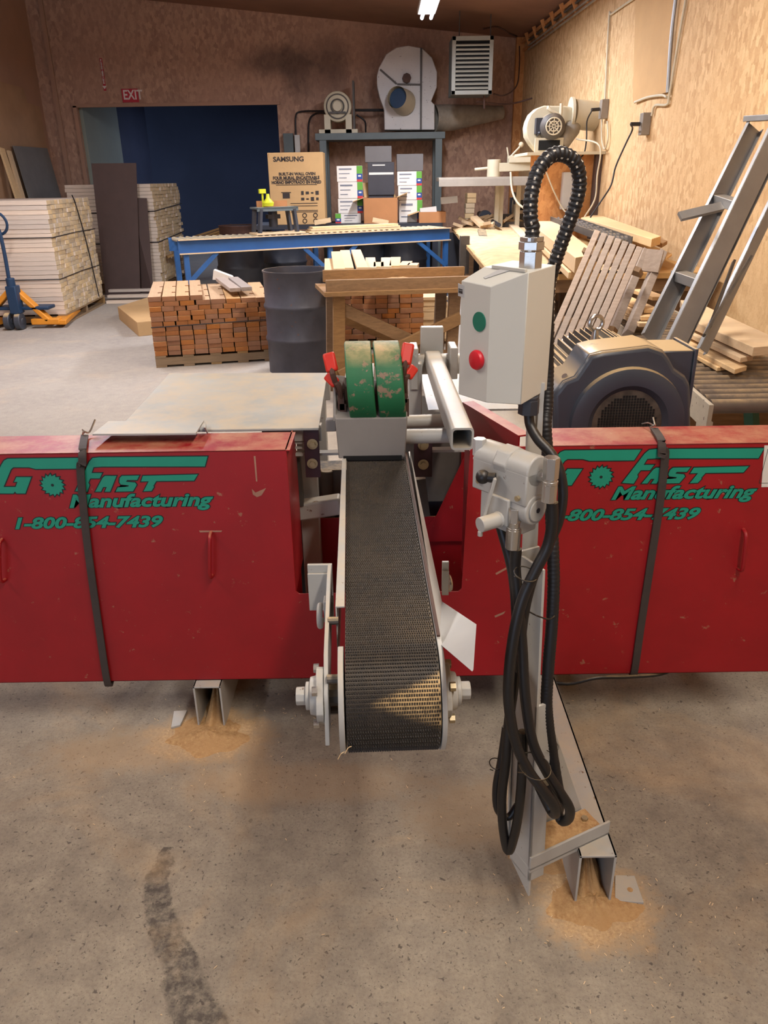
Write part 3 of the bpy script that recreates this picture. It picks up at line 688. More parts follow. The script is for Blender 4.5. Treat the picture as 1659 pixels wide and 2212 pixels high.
# left rail: folded angle along the belt
mb = MB()
L0, L1 = .12, .93
mb.hexa([cw(-BW-.019, L0, RD+.008+L0*SL), cw(-BW-.001, L0, RD+.008+L0*SL), cw(-BW-.001, L1, RD+.008+L1*SL), cw(-BW-.012, L1, RD+.008+L1*SL)], [p+Vector((0, 0, .004)) for p in (cw(-BW-.019, L0, RD+.008+L0*SL), cw(-BW-.001, L0, RD+.008+L0*SL), cw(-BW-.001, L1, RD+.008+L1*SL), cw(-BW-.012, L1, RD+.008+L1*SL))])
mb.hexa([cw(-BW-.019, L0, -.02), cw(-BW-.016, L0, -.02), cw(-BW-.010, L1, 0), cw(-BW-.012, L1, 0)], [cw(-BW-.019, L0, RD+.01+L0*SL), cw(-BW-.016, L0, RD+.01+L0*SL), cw(-BW-.010, L1, RD+.01+L1*SL), cw(-BW-.012, L1, RD+.01+L1*SL)])
mb.build('left_rail', 'grey', mach, bevel=.001)
# outer left plate carrying the bearing
mb = MB(); ps = [(-.070, -.058), (-.04, .03), (.02, .075), (.26, .105), (.33, .10), (.33, .05), (.10, -.02), (.0, -.055)]
mb.hexa([cw(-BW-.040, s, z) for s, z in ps], [cw(-BW-.032, s, z) for s, z in ps]); mb.build('bearing_plate', 'grey', mach, bevel=.001)
# right guide fence: upright plate bent outward at the front
def fpt(x, y, s):  # point on the picture at belt-frame distance s
    return at(x, y, Y=cw(BW, s, 0).y)
t0, t1 = fpt(882, 975, .90), fpt(950, 1300, .315); b0, b1 = cw(BW+.012, .90, RD-.02), cw(BW+.012, .03, RD*.93-.01)
fr_t, fr_b = at(1027, 1352, Y=1.20), at(1020, 1452, Y=1.17); fr_i = at(945, 1388, Y=1.19)
mb = MB(); th = Vector((.005, .002, 0))
A_ = [b0, Vector((fr_i.x, fr_i.y, fr_i.z)), t1, t0]; mb.hexa(A_, [p+th for p in A_])
pn_ = (t1-fr_i).cross(fr_t-fr_i); ry_ = ray(1020, 1452); oc_ = Vector((0, 0, H)); fr_b = oc_+ry_*((fr_i-oc_).dot(pn_)/ry_.dot(pn_)); B_ = [fr_i, fr_b, fr_t, t1]; n_ = Vector((.003, .006, 0)); mb.hexa(B_, [p+n_ for p in B_])
mb.build('guide_fence', 'greyclean', mach, bevel=.0012, ang=25)
mb = MB(); mb.beam(cw(BW+.006, .02, RD+.006), cw(BW+.006, .92, RD+.010+.9*SL), .006, .006); mb.build('rub_strip', 'rust', mach)
# bracket tabs either side
for x0, x1, y0_, y1_, Y in ((664, 722, 1219, 1322, 1.52), (955, 968, 1213, 1290, 1.52)):
    a, c_ = at(x0, y0_, Y=Y), at(x1, y1_, Y=Y); mb = MB(); mb.box(((a.x+c_.x)/2, Y, (a.z+c_.z)/2+.01), (c_.x-a.x, .008, (a.z-c_.z)-.02)); mb.box(((a.x+c_.x)/2, Y-.008, (a.z+c_.z)/2-.004), (c_.x-a.x, .006, (a.z-c_.z)-.03)); tb_ = mb.build('mounting_tab', 'grey', mach, bevel=.001)
mb = MB(); mb.torus(at(692, 1330, Y=1.42), (1, 0, 0), .022, .007, 20, 8, 0, PI*1.5); mb.box(at(710, 1315, Y=1.42), (.02, .03, .05)); mb.build('hook_lug', 'grey', mach, bevel=.002)
mb = MB(); mb.torus(at(968, 1258, Y=1.7), (1, .3, 0), .02, .005, 20, 8); mb.build('wire_eye', 'steel', mach)
# bearings
for sg, xb_, nm in ((-1, -BW-.041, 'bearing_housing'), (1, BW+.012, 'bearing_housing')):
    mb = MB(); e = lambda d: cw(xb_+sg*d, 0, 0)
    pts = []
    for k in range(24):
        a = 2*PI*k/24; r = .046+.010*abs(math.cos(2*a+PI/4*0)) if k % 6 else .058; pts.append((r*math.cos(a), r*math.sin(a)))
    mb.hexa([cw(xb_, s, z) for s, z in pts], [cw(xb_+sg*.013, s, z) for s, z in pts])
    mb.cyl(e(.0), e(.026), .040, 24, .034)
    mb.cyl(e(.026), e(.034), .026, 20); mb.cyl(e(.034), e(.052), .017, 8)
    bh = mb.build(nm, 'grey', mach, bevel=.0015)
    for a in (45, 135, 225, 315):
        dz, ds_ = .05*math.sin(math.radians(a)), .05*math.cos(math.radians(a))
        mb = MB(); mb.cyl(cw(xb_+sg*.010, ds_, dz), cw(xb_+sg*.020, ds_, dz), .0085, 6); mb.build('bolt', 'steel' if sg < 0 else 'zinc', bh, smooth=False)
for s, z, r_ in ((0, 0, .02), (-.02, .05, .008), (.02, -.05, .008), (.12, .085, .008)):
    mb = MB(); mb.cyl(cw(-BW-.034, s, z), cw(-BW-.014, s, z), r_, 10); mb.build('spacer', 'dimmetal', mach)
mb = MB(); mb.box(cw(0, .5, .03), (.14, .8, .06), rotz(yaw)); mb.build('belt_bed', 'dimmetal', mach)
# feet
def uchannel(p, w, h, L, d, t=.006):
    m = MB(); d = Vector(d).normalized(); s = Vector((d.y, -d.x, 0)); c = Vector(p)+d*L/2
    R = Matrix((s, d, Vector((0, 0, 1)))).transposed()
    m.box(c+Vector((0, 0, h-t/2)), (w, L, t), R)
    for k in (-1, 1): m.box(c+s*k*(w/2-t/2)+Vector((0, 0, h/2)), (t, L, h), R)
    return m
uchannel((-.567, 2.003, 0), .088, .158, .5, (0, 1, 0)).build('foot_channel', 'grey', mach, bevel=.001)
uchannel((.490, 1.325, 0), .088, .158, 1.1, (.0, 1, 0)).build('foot_channel', 'grey', mach, bevel=.001)
for (pts) in (((376, 1540), (405, 1538), (390, 1570), (370, 1575)), ((1328, 1895), (1370, 1896), (1390, 1954), (1328, 1950))):
    mb = MB(); q = [at(x, y, Z=.0) for x, y in pts]; mb.prism(q, (0, 0, .008)); ft = mb.build('foot_tab', 'grey', mach, bevel=.001)
    if pts[0][0] > 1000: mb = MB(); hc = at(1361, 1922, Z=.008); mb.cyl(hc, hc+Vector((0, 0, .0006)), .007, 14); mb.build('bolt_hole', 'sawdust', ft)
for x in (-.56, .49): pass
# ------------------------------------------------------------------ control post
E1 = Vector((.894, .447, 0)); E2 = Vector((-.447, .894, 0)); PB = Vector((.322, 1.285, 0)); UP = Vector((0, 0, 1))
tilt = Vector((-.018, .05, 0))       # the post leans slightly away per metre
def pp_(a, b, z): return PB+E1*a+E2*b+UP*z+tilt*(z-.12)
post = thing('control_post', (PB.x, PB.y, .12), 'light grey upright steel post carrying the control box and hydraulic valve', 'post')
mb = MB()
def pbox(m, a0, a1, b0, b1, z0, z1): m.hexa([pp_(a0, b0, z0), pp_(a1, b0, z0), pp_(a1, b1, z0), pp_(a0, b1, z0)], [pp_(a0, b0, z1), pp_(a1, b0, z1), pp_(a1, b1, z1), pp_(a0, b1, z1)])
pbox(mb, 0, .006, 0, .076, .125, .915); pbox(mb, 0, .042, 0, .006, .125, .60); pbox(mb, 0, .046, .07, .076, .16, .925)
mb.hexa([pp_(0, 0, .08), pp_(.006, 0, .08), pp_(.006, .076, .13), pp_(0, .076, .13)], [pp_(0, 0, .126), pp_(.006, 0, .126), pp_(.006, .076, .131), pp_(0, .076, .131)])
mb.build('channel_upright', 'grey', post, bevel=.0012)
mb = MB(); pbox(mb, .020, .056, .09, .096, .55, 1.27); mb.build('upper_upright', 'grey', post, bevel=.001)
mb = MB(); q0, q1 = at(1140, 1886, Y=1.262), at(1327, 1800, Y=1.372)
Lb = .235
def bb(m, a0, a1, b0, b1, z0, z1): m.hexa([PB+E1*a0+E2*b0+UP*z0, PB+E1*a1+E2*b0+UP*z0, PB+E1*a1+E2*b1+UP*z0, PB+E1*a0+E2*b1+UP*z0], [PB+E1*a0+E2*b0+UP*z1, PB+E1*a1+E2*b0+UP*z1, PB+E1*a1+E2*b1+UP*z1, PB+E1*a0+E2*b1+UP*z1])
bb(mb, 0, Lb, 0, .006, .150, .198); bb(mb, 0, Lb, 0, .088, .158, .165); mb.build('base_angle', 'grey', post, bevel=.0012)
mb = MB(); g0, g1, g2 = pp_(.04, .08, .66), PB+E1*.225+E2*.088+UP*.165, PB+E1*.0+E2*.088+UP*.165
mb.prism([g0, g1, g2, pp_(0.0, .08, .66)], E2*.006); mb.build('gusset_plate', 'grey', post, bevel=.001)
for a, b_ in ((.205, .055), (.03, .05)):
    p = PB+E1*a+E2*b_+UP*.165; mb = MB(); mb.cyl(p, p+UP*.003, .013, 18); mb.cyl(p, p+UP*.011, .0085, 6); mb.build('bolt', 'zinc', post, smooth=False)
mb = MB()
n = 14
vs = []; 
for i in range(n+1):
    for j in range(7):
        a = .045+(Lb-.05)*i/n; b_ = .008+.075*j/6
        h = .166+.022*math.exp(-((a-.08)/.08)**2)*(1-abs(j/6-.6)*.8)+random.random()*.003
        vs.append(PB+E1*a+E2*b_+UP*h)
mb.add(vs, [(i*7+j, (i+1)*7+j, (i+1)*7+j+1, i*7+j+1) for i in range(n) for j in range(6)])
tag(mb.build('sawdust_heap', 'sawdust'), 'sawdust lying on the base plate of the control post', 'sawdust', kind='stuff')
# ------------------------------------------------------------------ control box
zb, zt = 1.240, 1.471
def gl(px, py, Y): p = at(px, py, Y=Y); return p
A_ = gl(990, 852, 1.452); B_ = gl(1050, 870, 1.382); C_ = gl(1125, 880, 1.35); D_ = gl(1181, 848, 1.453)
AB = Vector((B_.x-A_.x, B_.y-A_.y, 0)); CD = Vector((D_.x-C_.x, D_.y-C_.y, 0))
E_ = Vector((D_.x-AB.x*1.4, D_.y-AB.y*1.4+.0, 0)); D2 = Vector((D_.x, D_.y, 0)); C2 = Vector((C_.x, C_.y, 0)); F2 = C2+(E_-D2)*1.0
cbx = thing('control_box', (C_.x, C_.y+.05, zb), 'white plastic starter box with green and red buttons on the post', 'control box')
v = lambda p, z: Vector((p.x, p.y, z))
mb = MB(); mb.hexa([v(C2, zb), v(D2, zb), v(E_, zb), v(F2, zb)], [v(C2, zt-.001), v(D2, zt), v(E_, zt), v(F2, zt-.001)])
mb.build('box_base', 'box', cbx, bevel=.0015, ang=12)
mb = MB(); ft0 = at(1051, 619, Y=B_.y).z; lb = zb+.006
mb.hexa([v(A_, A_.z), v(B_, B_.z), v(C2, zb), v(F2, zb)], [v(A_, ft0+.002), v(B_, ft0), v(C2, zt), v(F2, zt)])
lid = mb.build('box_lid', 'box', cbx, bevel=.0015, ang=12)
nf = Vector((AB.y, -AB.x, 0)).normalized(); nf = nf if nf.y < 0 else -nf
def onface(px, py):           # point on the front face plane
    r = ray(px, py); o = Vector((0, 0, H)); t = (A_-o).dot(nf)/r.dot(nf); return o+r*t
ga, gb = onface(1036, 695), onface(1033, 777)
W = plane_W(ga, AB, UP)
mb = MB(); mb.cyl(ga-nf*.002, ga+nf*.002, .0175, 28); mb.build('green_button', 'greenled', cbx)
mb = MB(); mb.lathe([(0.0001, .012), (.010, .0115), (.0165, .009), (.0185, .005), (.0175, .0), (.0175, -.004)], gb, nf, 28); mb.build('red_button', 'redbutton', cbx)
s0 = onface(992, 612); s1 = onface(1004, 640)
mb = MB(); mb.hexa([onface(990, 612), onface(1003, 617), onface(1003, 643), onface(990, 639)], [p+nf*.0006 for p in (onface(990, 612), onface(1003, 617), onface(1003, 643), onface(990, 639))]); st = mb.build('rating_label', 'greyclean', lid)
mb = MB()
for y in (624, 628, 631): mb.beam(onface(991.5, y)+nf*.001, onface(1000, y+2.6)+nf*.001, .0004, .0022, (0, 0, 1))
mb.build('label_print', 'ink', lid)
# groove on the sloping top
tA, tB, tC, tF = v(A_, ft0+.002), v(B_, ft0), v(C2, zt), v(F2, zt)
bl = lambda u, w: (tA*(1-u)+tB*u)*(1-w)+(tF*(1-u)+tC*u)*w
mb = MB(); up_ = Vector((0, -.001, .0018)); g = [bl(.42, .35), bl(.52, .3), bl(.66, .97), bl(.42, .97)]
mb.prism([p+up_*.6 for p in g], up_*.3); mb.build('top_groove', 'greyclean', lid)
mb = MB(); mb.beam(bl(.2, .99)+up_, bl(.95, .99)+up_, .006, .006); mb.build('top_ridge', 'box', lid, bevel=.001)
# fittings
cxf, cyf = at(1145, 580, Y=1.415).x, 1.415
cg = Vector((cxf, cyf, zt-.002)); mb = MB(); k = lambda z: cg+UP*z
mb.cyl(k(0), k(.030), .0200, 6); mb.cyl(k(.030), k(.034), .0185, 20); mb.cyl(k(.032), k(.046), .0225, 6); mb.cyl(k(.046), k(.054), .0205, 24); gld = mb.build('cable_gland', 'steel', cbx, smooth=False, bevel=.001)
bg = at(1142, 878, Y=1.41); bg.z = zb
mb = MB(); mb.cyl(bg, bg-UP*.008, .018, 20); mb.cyl(bg-UP*.006, bg-UP*.034, .020, 8); mb.build('bottom_gland', 'motordark', cbx, bevel=.0008)
mb = MB(); mb.box(bg+Vector((.027, .02, -.03)), (.009, .006, .10)); mb.build('mounting_strap', 'greyclean', cbx)
# ------------------------------------------------------------------ loom and hoses
def mod(l, r): return r*(1+.065*(abs(((l/.0085) % 1)-.5)*4-1))
def chain(pts): return [at(x, y, Y=Y) for x, y, Y in pts]
top = k(.054)
pts = [top-UP*.01, top+UP*.015]+chain([(1146, 470, 1.415), (1148, 420, 1.42), (1163, 368, 1.43), (1190, 337, 1.44), (1218, 334, 1.45), (1243, 352, 1.46), (1252, 390, 1.47), (1246, 432, 1.475), (1226, 490, 1.48), (1208, 540, 1.485), (1195, 580, 1.49), (1186, 620, 1.51), (1184, 700, 1.52), (1183, 800, 1.52), (1181, 880, 1.50), (1178, 920, 1.48), (1184, 1000, 1.46), (1190, 1100, 1.43), (1194, 1180, 1.39), (1196, 1260, 1.37), (1192, 1350, 1.355), (1184, 1450, 1.34), (1181, 1530, 1.33), (1192, 1620, 1.33), (1203, 1690, 1.33), (1209, 1725, 1.34), (1206, 1750, 1.37)])
mb = MB(); mb.path(pts, .0125, 14, 26, mod, uvs=.0135); tag(mb.build('corrugated_cable', 'loom', ang=60), 'black corrugated cable looping above the white control box', 'cable')
def hose(pts, r, name, label, mat='black', nseg=12):
    mb = MB(); mb.path(pts, r, nseg, 6); return tag(mb.build(name, mat), label, 'hose' if 'hose' in name else 'cable')
hose(chain([(1193, 1085, 1.285), (1193, 1130, 1.285), (1183, 1180, 1.285), (1158, 1230, 1.275), (1130, 1290, 1.262), (1112, 1360, 1.25), (1100, 1450, 1.24), (1100, 1530, 1.235), (1116, 1610, 1.23), (1144, 1668, 1.22), (1172, 1705, 1.21), (1195, 1738, 1.21), (1200, 1757, 1.225), (1190, 1750, 1.25), (1165, 1700, 1.27)]), .0108, 'hydraulic_hose', 'black hose from the right valve fitting down to the low left bend')
hose(chain([(1115, 1185, 1.30), (1113, 1230, 1.30), (1120, 1300, 1.29), (1128, 1400, 1.275), (1134, 1500, 1.26), (1150, 1600, 1.25), (1180, 1665, 1.245), (1210, 1712, 1.24), (1230, 1745, 1.245), (1228, 1768, 1.262), (1212, 1772, 1.28), (1200, 1740, 1.29), (1180, 1690, 1.29)]), .0108, 'hydraulic_hose', 'black hose under the valve centre, hooking lowest at the right')
hose(chain([(1040, 985, 1.40), (1050, 1030, 1.40), (1067, 1090, 1.39), (1088, 1160, 1.37), (1106, 1230, 1.34), (1114, 1300, 1.325), (1116, 1400, 1.31), (1110, 1480, 1.295), (1099, 1560, 1.29), (1093, 1640, 1.28), (1084, 1720, 1.28), (1087, 1790, 1.28), (1098, 1838, 1.275), (1112, 1800, 1.265), (1122, 1740, 1.26), (1128, 1660, 1.262), (1130, 1580, 1.27)]), .0105, 'hydraulic_hose', 'black hose behind the valve hanging in the lowest loop on the left')
hose(chain([(1093, 1570, 1.32), (1083, 1640, 1.31), (1072, 1700, 1.305), (1075, 1748, 1.30), (1098, 1765, 1.295), (1118, 1740, 1.30)]), .0085, 'hydraulic_hose', 'short black hose coil curling left behind the other hoses')
hose(chain([(1142, 895, 1.405), (1146, 920, 1.40), (1163, 950, 1.38), (1192, 982, 1.36), (1210, 1020, 1.345), (1216, 1070, 1.335), (1207, 1125, 1.325), (1188, 1170, 1.32), (1160, 1225, 1.31), (1140, 1290, 1.30), (1128, 1360, 1.29), (1122, 1450, 1.28)]), .0095, 'power_cable', 'black smooth cable from under the white box bowing right past the valve')
for (x, y, Y, rx, lb_) in ((1155, 1655, 1.22, .045, 'thin black cable tie around the lowest hose bundle'), (1192, 1610, 1.335, .02, 'thin black cable tie on the corrugated cable near the gusset'), (1072, 1650, 1.305, .02, 'thin black cable tie around the left hose coil'), (1136, 1240, 1.275, .03, 'thin black cable tie around hoses just below the valve')):
    mb = MB(); p = at(x, y, Y=Y); mb.torus(p, (.2, -.2, 1), rx*.75, .0013, 20, 5); mb.path([p+Vector((-rx*.5, -.02, 0)), p+Vector((-rx*.9, -.03, .012))], .001, 5, 0)
    tag(mb.build('cable_tie', 'black'), lb_, 'cable tie')
p = chain([(1144, 1322, 1.30), (1165, 1332, 1.285), (1190, 1337, 1.335), (1206, 1318, 1.36)]); mb = MB(); mb.path(p, .0016, 6, 4); tag(mb.build('cable_tie', 'black'), 'black cable tie crossing the post below the middle', 'cable tie')
hose([Vector((.38, 2.1, .15)), Vector((.55, 2.02, .138)), at(1290, 1464, Y=2.0), at(1360, 1462, Y=2.02), at(1440, 1452, Y=2.06), Vector((1.0, 2.15, .16))], .006, 'power_cable', 'thin black cable sagging under the right red cover')
# ------------------------------------------------------------------ valve
vt = at(1135, 1010, Y=1.285); U = Vector((.63, -.777, 0)).normalized(); V = Vector((.777, .63, 0))
vo = vt-U*.128; vo.z = 1.118                     # top of main block at the far left end
valve = thing('hydraulic_valve', (vo.x, vo.y, 1.03), 'light grey painted hydraulic valve with black knob lever below the control box', 'valve')
def vp(a, b_, z): return vo+U*a+V*b_+UP*z
def vbox(m, a0, a1, b0, b1, z0, z1): m.hexa([vp(a0, b0, z0), vp(a1, b0, z0), vp(a1, b1, z0), vp(a0, b1, z0)], [vp(a0, b0, z1), vp(a1, b0, z1), vp(a1, b1, z1), vp(a0, b1, z1)])
mb = MB()
mb.cyl(vp(.0, .028, .012), vp(.135, .028, .012), .030, 24); mb.cyl(vp(.052, .028, .012), vp(.085, .028, .012), .034, 8)
vbox(mb, .0, .135, -.002, .058, -.05, .012); vbox(mb, .022, .118, .0, .054, -.115, -.04); mb.cyl(vp(.09, .028, -.062), vp(.137, .028, -.062), .030, 24)
vbox(mb, .05, .1, -.008, .0, -.1, -.045); mb.cyl(vp(.078, -.012, -.09), vp(.078, .0, -.09), .016, 14)
body = mb.build('valve_body', 'grey', valve, bevel=.003)
mb = MB(); mb.cyl(vp(.137, .028, -.062), vp(.141, .028, -.062), .0215, 28); ec = mb.build('end_cap', 'grey', valve, bevel=.001)
mb = MB(); mb.cyl(vp(.141, .028, -.062), vp(.1415, .028, -.062), .0055, 6); mb.build('socket', 'motordark', ec)
for a, z in ((.118, -.036), (.02, -.03)):
    mb = MB(); mb.cyl(vp(a, -.002, z), vp(a, -.008, z), .0055, 6); mb.build('bolt', 'zinc', valve)
mb = MB(); lp = [vp(.078, -.006, -.09), vp(.070, -.05, -.092)]
mb.cyl(lp[0], lp[1], .0145, 18); mb.beam(vp(.060, -.03, -.085), vp(.075, -.02, -.005), .006, .011, (0, -1, 0)); mb.cyl(vp(.07, -.048, -.105), vp(.07, -.048, -.115), .005, 8); mb.build('lever_arm', 'grey', valve, bevel=.001)
kb = at(1043, 1030, Y=1.33); mb = MB(); mb.sphere(kb, .0135, 16, 10, (1, 1, 1)); mb.cyl(kb, kb+Vector((.022, -.008, 0)), .008, 12, .010); mb.cyl(kb+Vector((.02, -.008, 0)), vp(.068, -.02, -.035), .003, 8); mb.build('black_knob', 'black', valve)
# fittings
f0 = at(1163, 1000, Y=1.25); mb = MB(); mb.cyl(vp(.132, .034, .004), vp(.160, .040, .004), .0115, 8)
el = at(1191, 1006, Y=1.275)
mb.cyl(vp(.155, .038, .004), el+Vector((0, 0, .0)), .009, 10); mb.cyl(el+UP*.016, el-UP*.024, .0145, 6); mb.cyl(el-UP*.024, el-UP*.029, .0125, 16); mb.cyl(el-UP*.028, el-UP*.034, .0145, 16); mb.cyl(el-UP*.034, el-UP*.068, .014, 10); mb.build('elbow_fitting', 'steel', valve, bevel=.0006)
bo = at(1112, 1108, Y=1.302); mb = MB(); mb.cyl(bo+UP*.01, bo-UP*.018, .013, 6); mb.cyl(bo-UP*.018, bo-UP*.028, .0115, 16); mb.cyl(bo-UP*.028, bo-UP*.032, .0135, 16); mb.cyl(bo-UP*.032, bo-UP*.072, .0142, 12); mb.build('hose_fitting', 'steel', valve, bevel=.0006)
lo = at(1036, 960, Y=1.39); mb = MB(); mb.cyl(lo+UP*.012, lo-UP*.022, .013, 6); mb.cyl(lo-UP*.022, lo-UP*.034, .0095, 14); mb.cyl(lo-UP*.026, lo-UP*.03, .0115, 14); mb.cyl(lo-UP*.034, lo-UP*.06, .010, 10); mb.cyl(lo, vp(.004, .028, .012), .011, 8); mb.build('rear_fitting', 'greyclean', valve, bevel=.0006)
# ------------------------------------------------------------------ straps
for i, (pp, lab) in enumerate((([(183, 945), (174, 965), (174, 1010), (180, 1090), (192, 1200), (213, 1350), (232, 1474)], 'dark rubber strap hanging over the left red cover'),
        ([(1413, 930), (1432, 948), (1437, 980), (1425, 1090), (1405, 1220), (1385, 1350), (1370, 1452)], 'dark rubber strap hanging over the right red cover'))):
    st = thing('rubber_strap', (at(pp[-1][0], pp[-1][1], Y=YF).x, YF-.01, ZB), lab, 'strap')
    q = [at(x, y, Y=YF-.008) for x, y in pp[2:]]; x0, y0_ = pp[1]
    w = at(x0, y0_, Y=YF-.004); w.z = ZT+.002; e = at(pp[0][0], pp[0][1]-4, Z=ZT+.008)
    bt = q[-1]+Vector((0, .03, -.012))
    P_ = catmull([e, w+Vector((0, .01, .006)), w+Vector((0, -.008, -.03))]+q+[bt], 8); n_ = len(P_)
    vs = []
    for j, p_ in enumerate(P_):
        d = (P_[min(j+1, n_-1)]-P_[max(j-1, 0)]).normalized(); sd_ = Vector((d.z, 0, -d.x)) if abs(d.z) > .3 else Vector((1, 0, 0)); sd_.normalize(); nn = sd_.cross(d).normalized()
        vs += [p_+sd_*.011+nn*.003, p_-sd_*.011+nn*.003, p_-sd_*.011-nn*.003, p_+sd_*.011-nn*.003]
    mb = MB(); mb.add(vs, [(4*j+a, 4*j+(a+1) % 4, 4*j+4+(a+1) % 4, 4*j+4+a) for j in range(n_-1) for a in range(4)]+[(0, 1, 2, 3), (4*n_-4, 4*n_-3, 4*n_-2, 4*n_-1)]); mb.build('strap_band', 'strap', st, bevel=.001)
    mb = MB(); mb.path([e+Vector((-.01, .01, 0)), e+Vector((.0, .0, .012)), e+Vector((.008, .02, .005)), e+Vector((.015, .06, .03 if i == 0 else .015))], .0028, 8, 5); mb.path([e+Vector((-.02, .05, .0)), e+Vector((-.012, .02, .012)), e+Vector((0, 0, .008))], .002, 6, 5); mb.build('wire_hook', 'steel', st)
# ------------------------------------------------------------------ motor
mc = at(1348, 925, Y=2.52); mc.z = .845; MX, MZ = mc.x, mc.z
mot = thing('electric_motor', (MX, 2.8, .6), 'large dark grey electric motor with round mesh fan grille behind the right cover', 'motor')
def mp(px, py, Y=2.52): p = at(px, py, Y=Y); return p
oc = [(1195, 925), (1193, 850), (1215, 822), (1240, 812), (1262, 780), (1272, 764), (1300, 757), (1400, 745), (1432, 756), (1446, 775), (1456, 795), (1480, 812), (1490, 830), (1492, 925)]
ring = [mp(x, y) for x, y in oc]; ring += [Vector((ring[-1].x-.0, 2.52, MZ-.12)), Vector((ring[-1].x-.08, 2.52, MZ-.24)), Vector((ring[0].x+.08, 2.52, MZ-.24)), Vector((ring[0].x, 2.52, MZ-.12))]
mb = MB(); inner = [Vector((MX+(p_.x-MX)*.955, 2.505, MZ+(p_.z-MZ)*.955)) for p_ in ring]; back = [Vector((p_.x, 2.70, p_.z)) for p_ in ring]
mb.hexa(inner, ring); mb.hexa(ring, back); fc = mb.build('fan_cover', 'motor', mot, bevel=.006, ang=50)
mb = MB(); mb.lathe([(.195, .0), (.19, .022), (.165, .030), (.135, .026), (.118, .010), (.115, -.005)], (MX, 2.508, MZ), (0, -1, 0), 56); mb.build('cowl_ring', 'motor', fc)
mb = MB(); mb.cyl((MX, 2.503, MZ), (MX, 2.499, MZ), .118, 48); mb.build('grille_recess', 'grille', fc)
mb = MB(); R_ = .098; s_ = .0095; k_ = int(R_/s_)
hd = MB()
for i in range(-k_, k_+1):
    for j in range(-k_, k_+1):
        if math.hypot(i*s_, j*s_) < R_ and not (abs(i*s_+.02) < .05 and abs(j*s_+.045) < .028 and (i+j) % 3):
            hd.box((MX+i*s_, 2.4975, MZ+j*s_), (s_*.74, .001, s_*.74))
g_ = hd.build('mesh_hole', 'blackhole', fc, smooth=False); g_.name = 'mesh_grille'
mb = MB(); mb.lathe([(.0001, 0), (.205, 0), (.205, .40), (.0001, .40)], (MX, 2.68, MZ), (0, 1, 0), 48); core = mb.build('motor_frame', 'motor', mot)
mb = MB()
for kx in range(-9, 10):
    if kx == 0: continue
    x = MX+kx*.021; hz = math.sqrt(max(0, .205**2-(kx*.021)**2))
    mb.box((x, 2.87, MZ+hz*.5+.012), (.005, .37, hz+.02))
for kz in range(1, 6):
    z = MZ+kz*.03; hx = math.sqrt(.205**2-(kz*.03)**2)
    for sg in (-1, 1): mb.box((MX+sg*(hx+.006), 2.87, z), (.035, .37, .005))
mb.build('cooling_fins', 'motor', core)
eb = at(1287, 705, Y=2.83); mb = MB(); mb.torus(eb+UP*.012, (.25, -1, 0), .026, .0078, 28, 10); mb.cyl(eb-UP*.055, eb-UP*.012, .017, 16, .010); mb.build('lifting_eye', 'steel', mot)
mb = MB(); j0 = mp(1440, 755, 2.62); jx0, jx1 = at(1440, 800, Y=2.6).x, at(1512, 800, Y=2.6).x; jz0, jz1 = .78, at(1480, 760, Y=2.6).z
mb.box(((jx0+jx1)/2-.02, 2.72, (jz0+jz1)/2), (jx1-jx0, .2, jz1-jz0)); jb = mb.build('junction_box', 'motor', mot, bevel=.006)
mb = MB(); mb.box((jx1-.015, 2.72, (jz0+jz1)/2), (.012, .215, jz1-jz0+.012)); mb.build('junction_cover', 'motor', jb, bevel=.002)
mb = MB(); bp = mp(1330, 756, 2.56); mb.cyl(bp-UP*.004, bp+UP*.004, .018, 20); mb.build('rubber_plug', 'motordark', mot)
for x, y in ((1222, 816),):
    bp = mp(x, y, 2.55); mb = MB(); mb.cyl(bp, bp+Vector((-.006, -.004, .008)), .010, 16); mb.build('bolt', 'steel', mot)
mb = MB(); mb.box((MX-.2, 2.62, .58), (.03, .2, .5)); mb.box((MX, 2.88, .40), (.5, .35, .02)); mb.box((MX-.2, 2.9, .2), (.05, .3, .4)); mb.box((MX+.2, 2.9, .2), (.05, .3, .4)); mb.box((MX, 2.88, .50), (.34, .28, .2))
mb.build('motor_mount', 'grey', mot, bevel=.003)
# ------------------------------------------------------------------ sawdust heaps and chips on the floor
def mound(cx, cy, rx, ry, h, label, seed, rot=0., hole=None):
    rr = random.Random(seed); b = MB(); n, m = 44, 14; ph = [rr.random()*6 for _ in range(4)]; vs = []
    for j in range(m+1):
        t = j/m
        for i in range(n):
            a = 2*PI*i/n; e = 1+.16*math.sin(2*a+ph[0])+.10*math.sin(5*a+ph[1])+.06*math.sin(9*a+ph[2])+rr.uniform(-.03, .03)
            x = rx*t*e*math.cos(a); y = ry*t*e*math.sin(a); z = h*(1-t)**1.4*(1+.1*math.sin(7*a))+rr.random()*.003*(1-t)+.0008*(1-t)
            vs.append((cx+x*math.cos(rot)-y*math.sin(rot), cy+x*math.sin(rot)+y*math.cos(rot), z if j < m else -.001))
    b.add(vs, [(j*n+i, j*n+(i+1) % n, (j+1)*n+(i+1) % n, (j+1)*n+i) for j in range(m) for i in range(n)]+[tuple(range(n))])
    return tag(b.build('sawdust_heap', 'sawdust', ang=80), label, 'sawdust', kind='stuff')
c_ = at(1290, 1975, Z=0); mound(c_.x, c_.y+.03, .10, .08, .02, 'tan sawdust heap spilling around the right steel foot', 3)
mound(.49, 1.42, .043, .13, .115, 'sawdust packed inside the right channel foot', 4)
c_ = at(450, 1590, Z=0); mound(c_.x, c_.y, .13, .09, .02, 'tan sawdust heap spilling around the left steel foot', 5, .2)
mound(-.567, 2.12, .042, .13, .11, 'sawdust packed inside the left channel foot', 6)
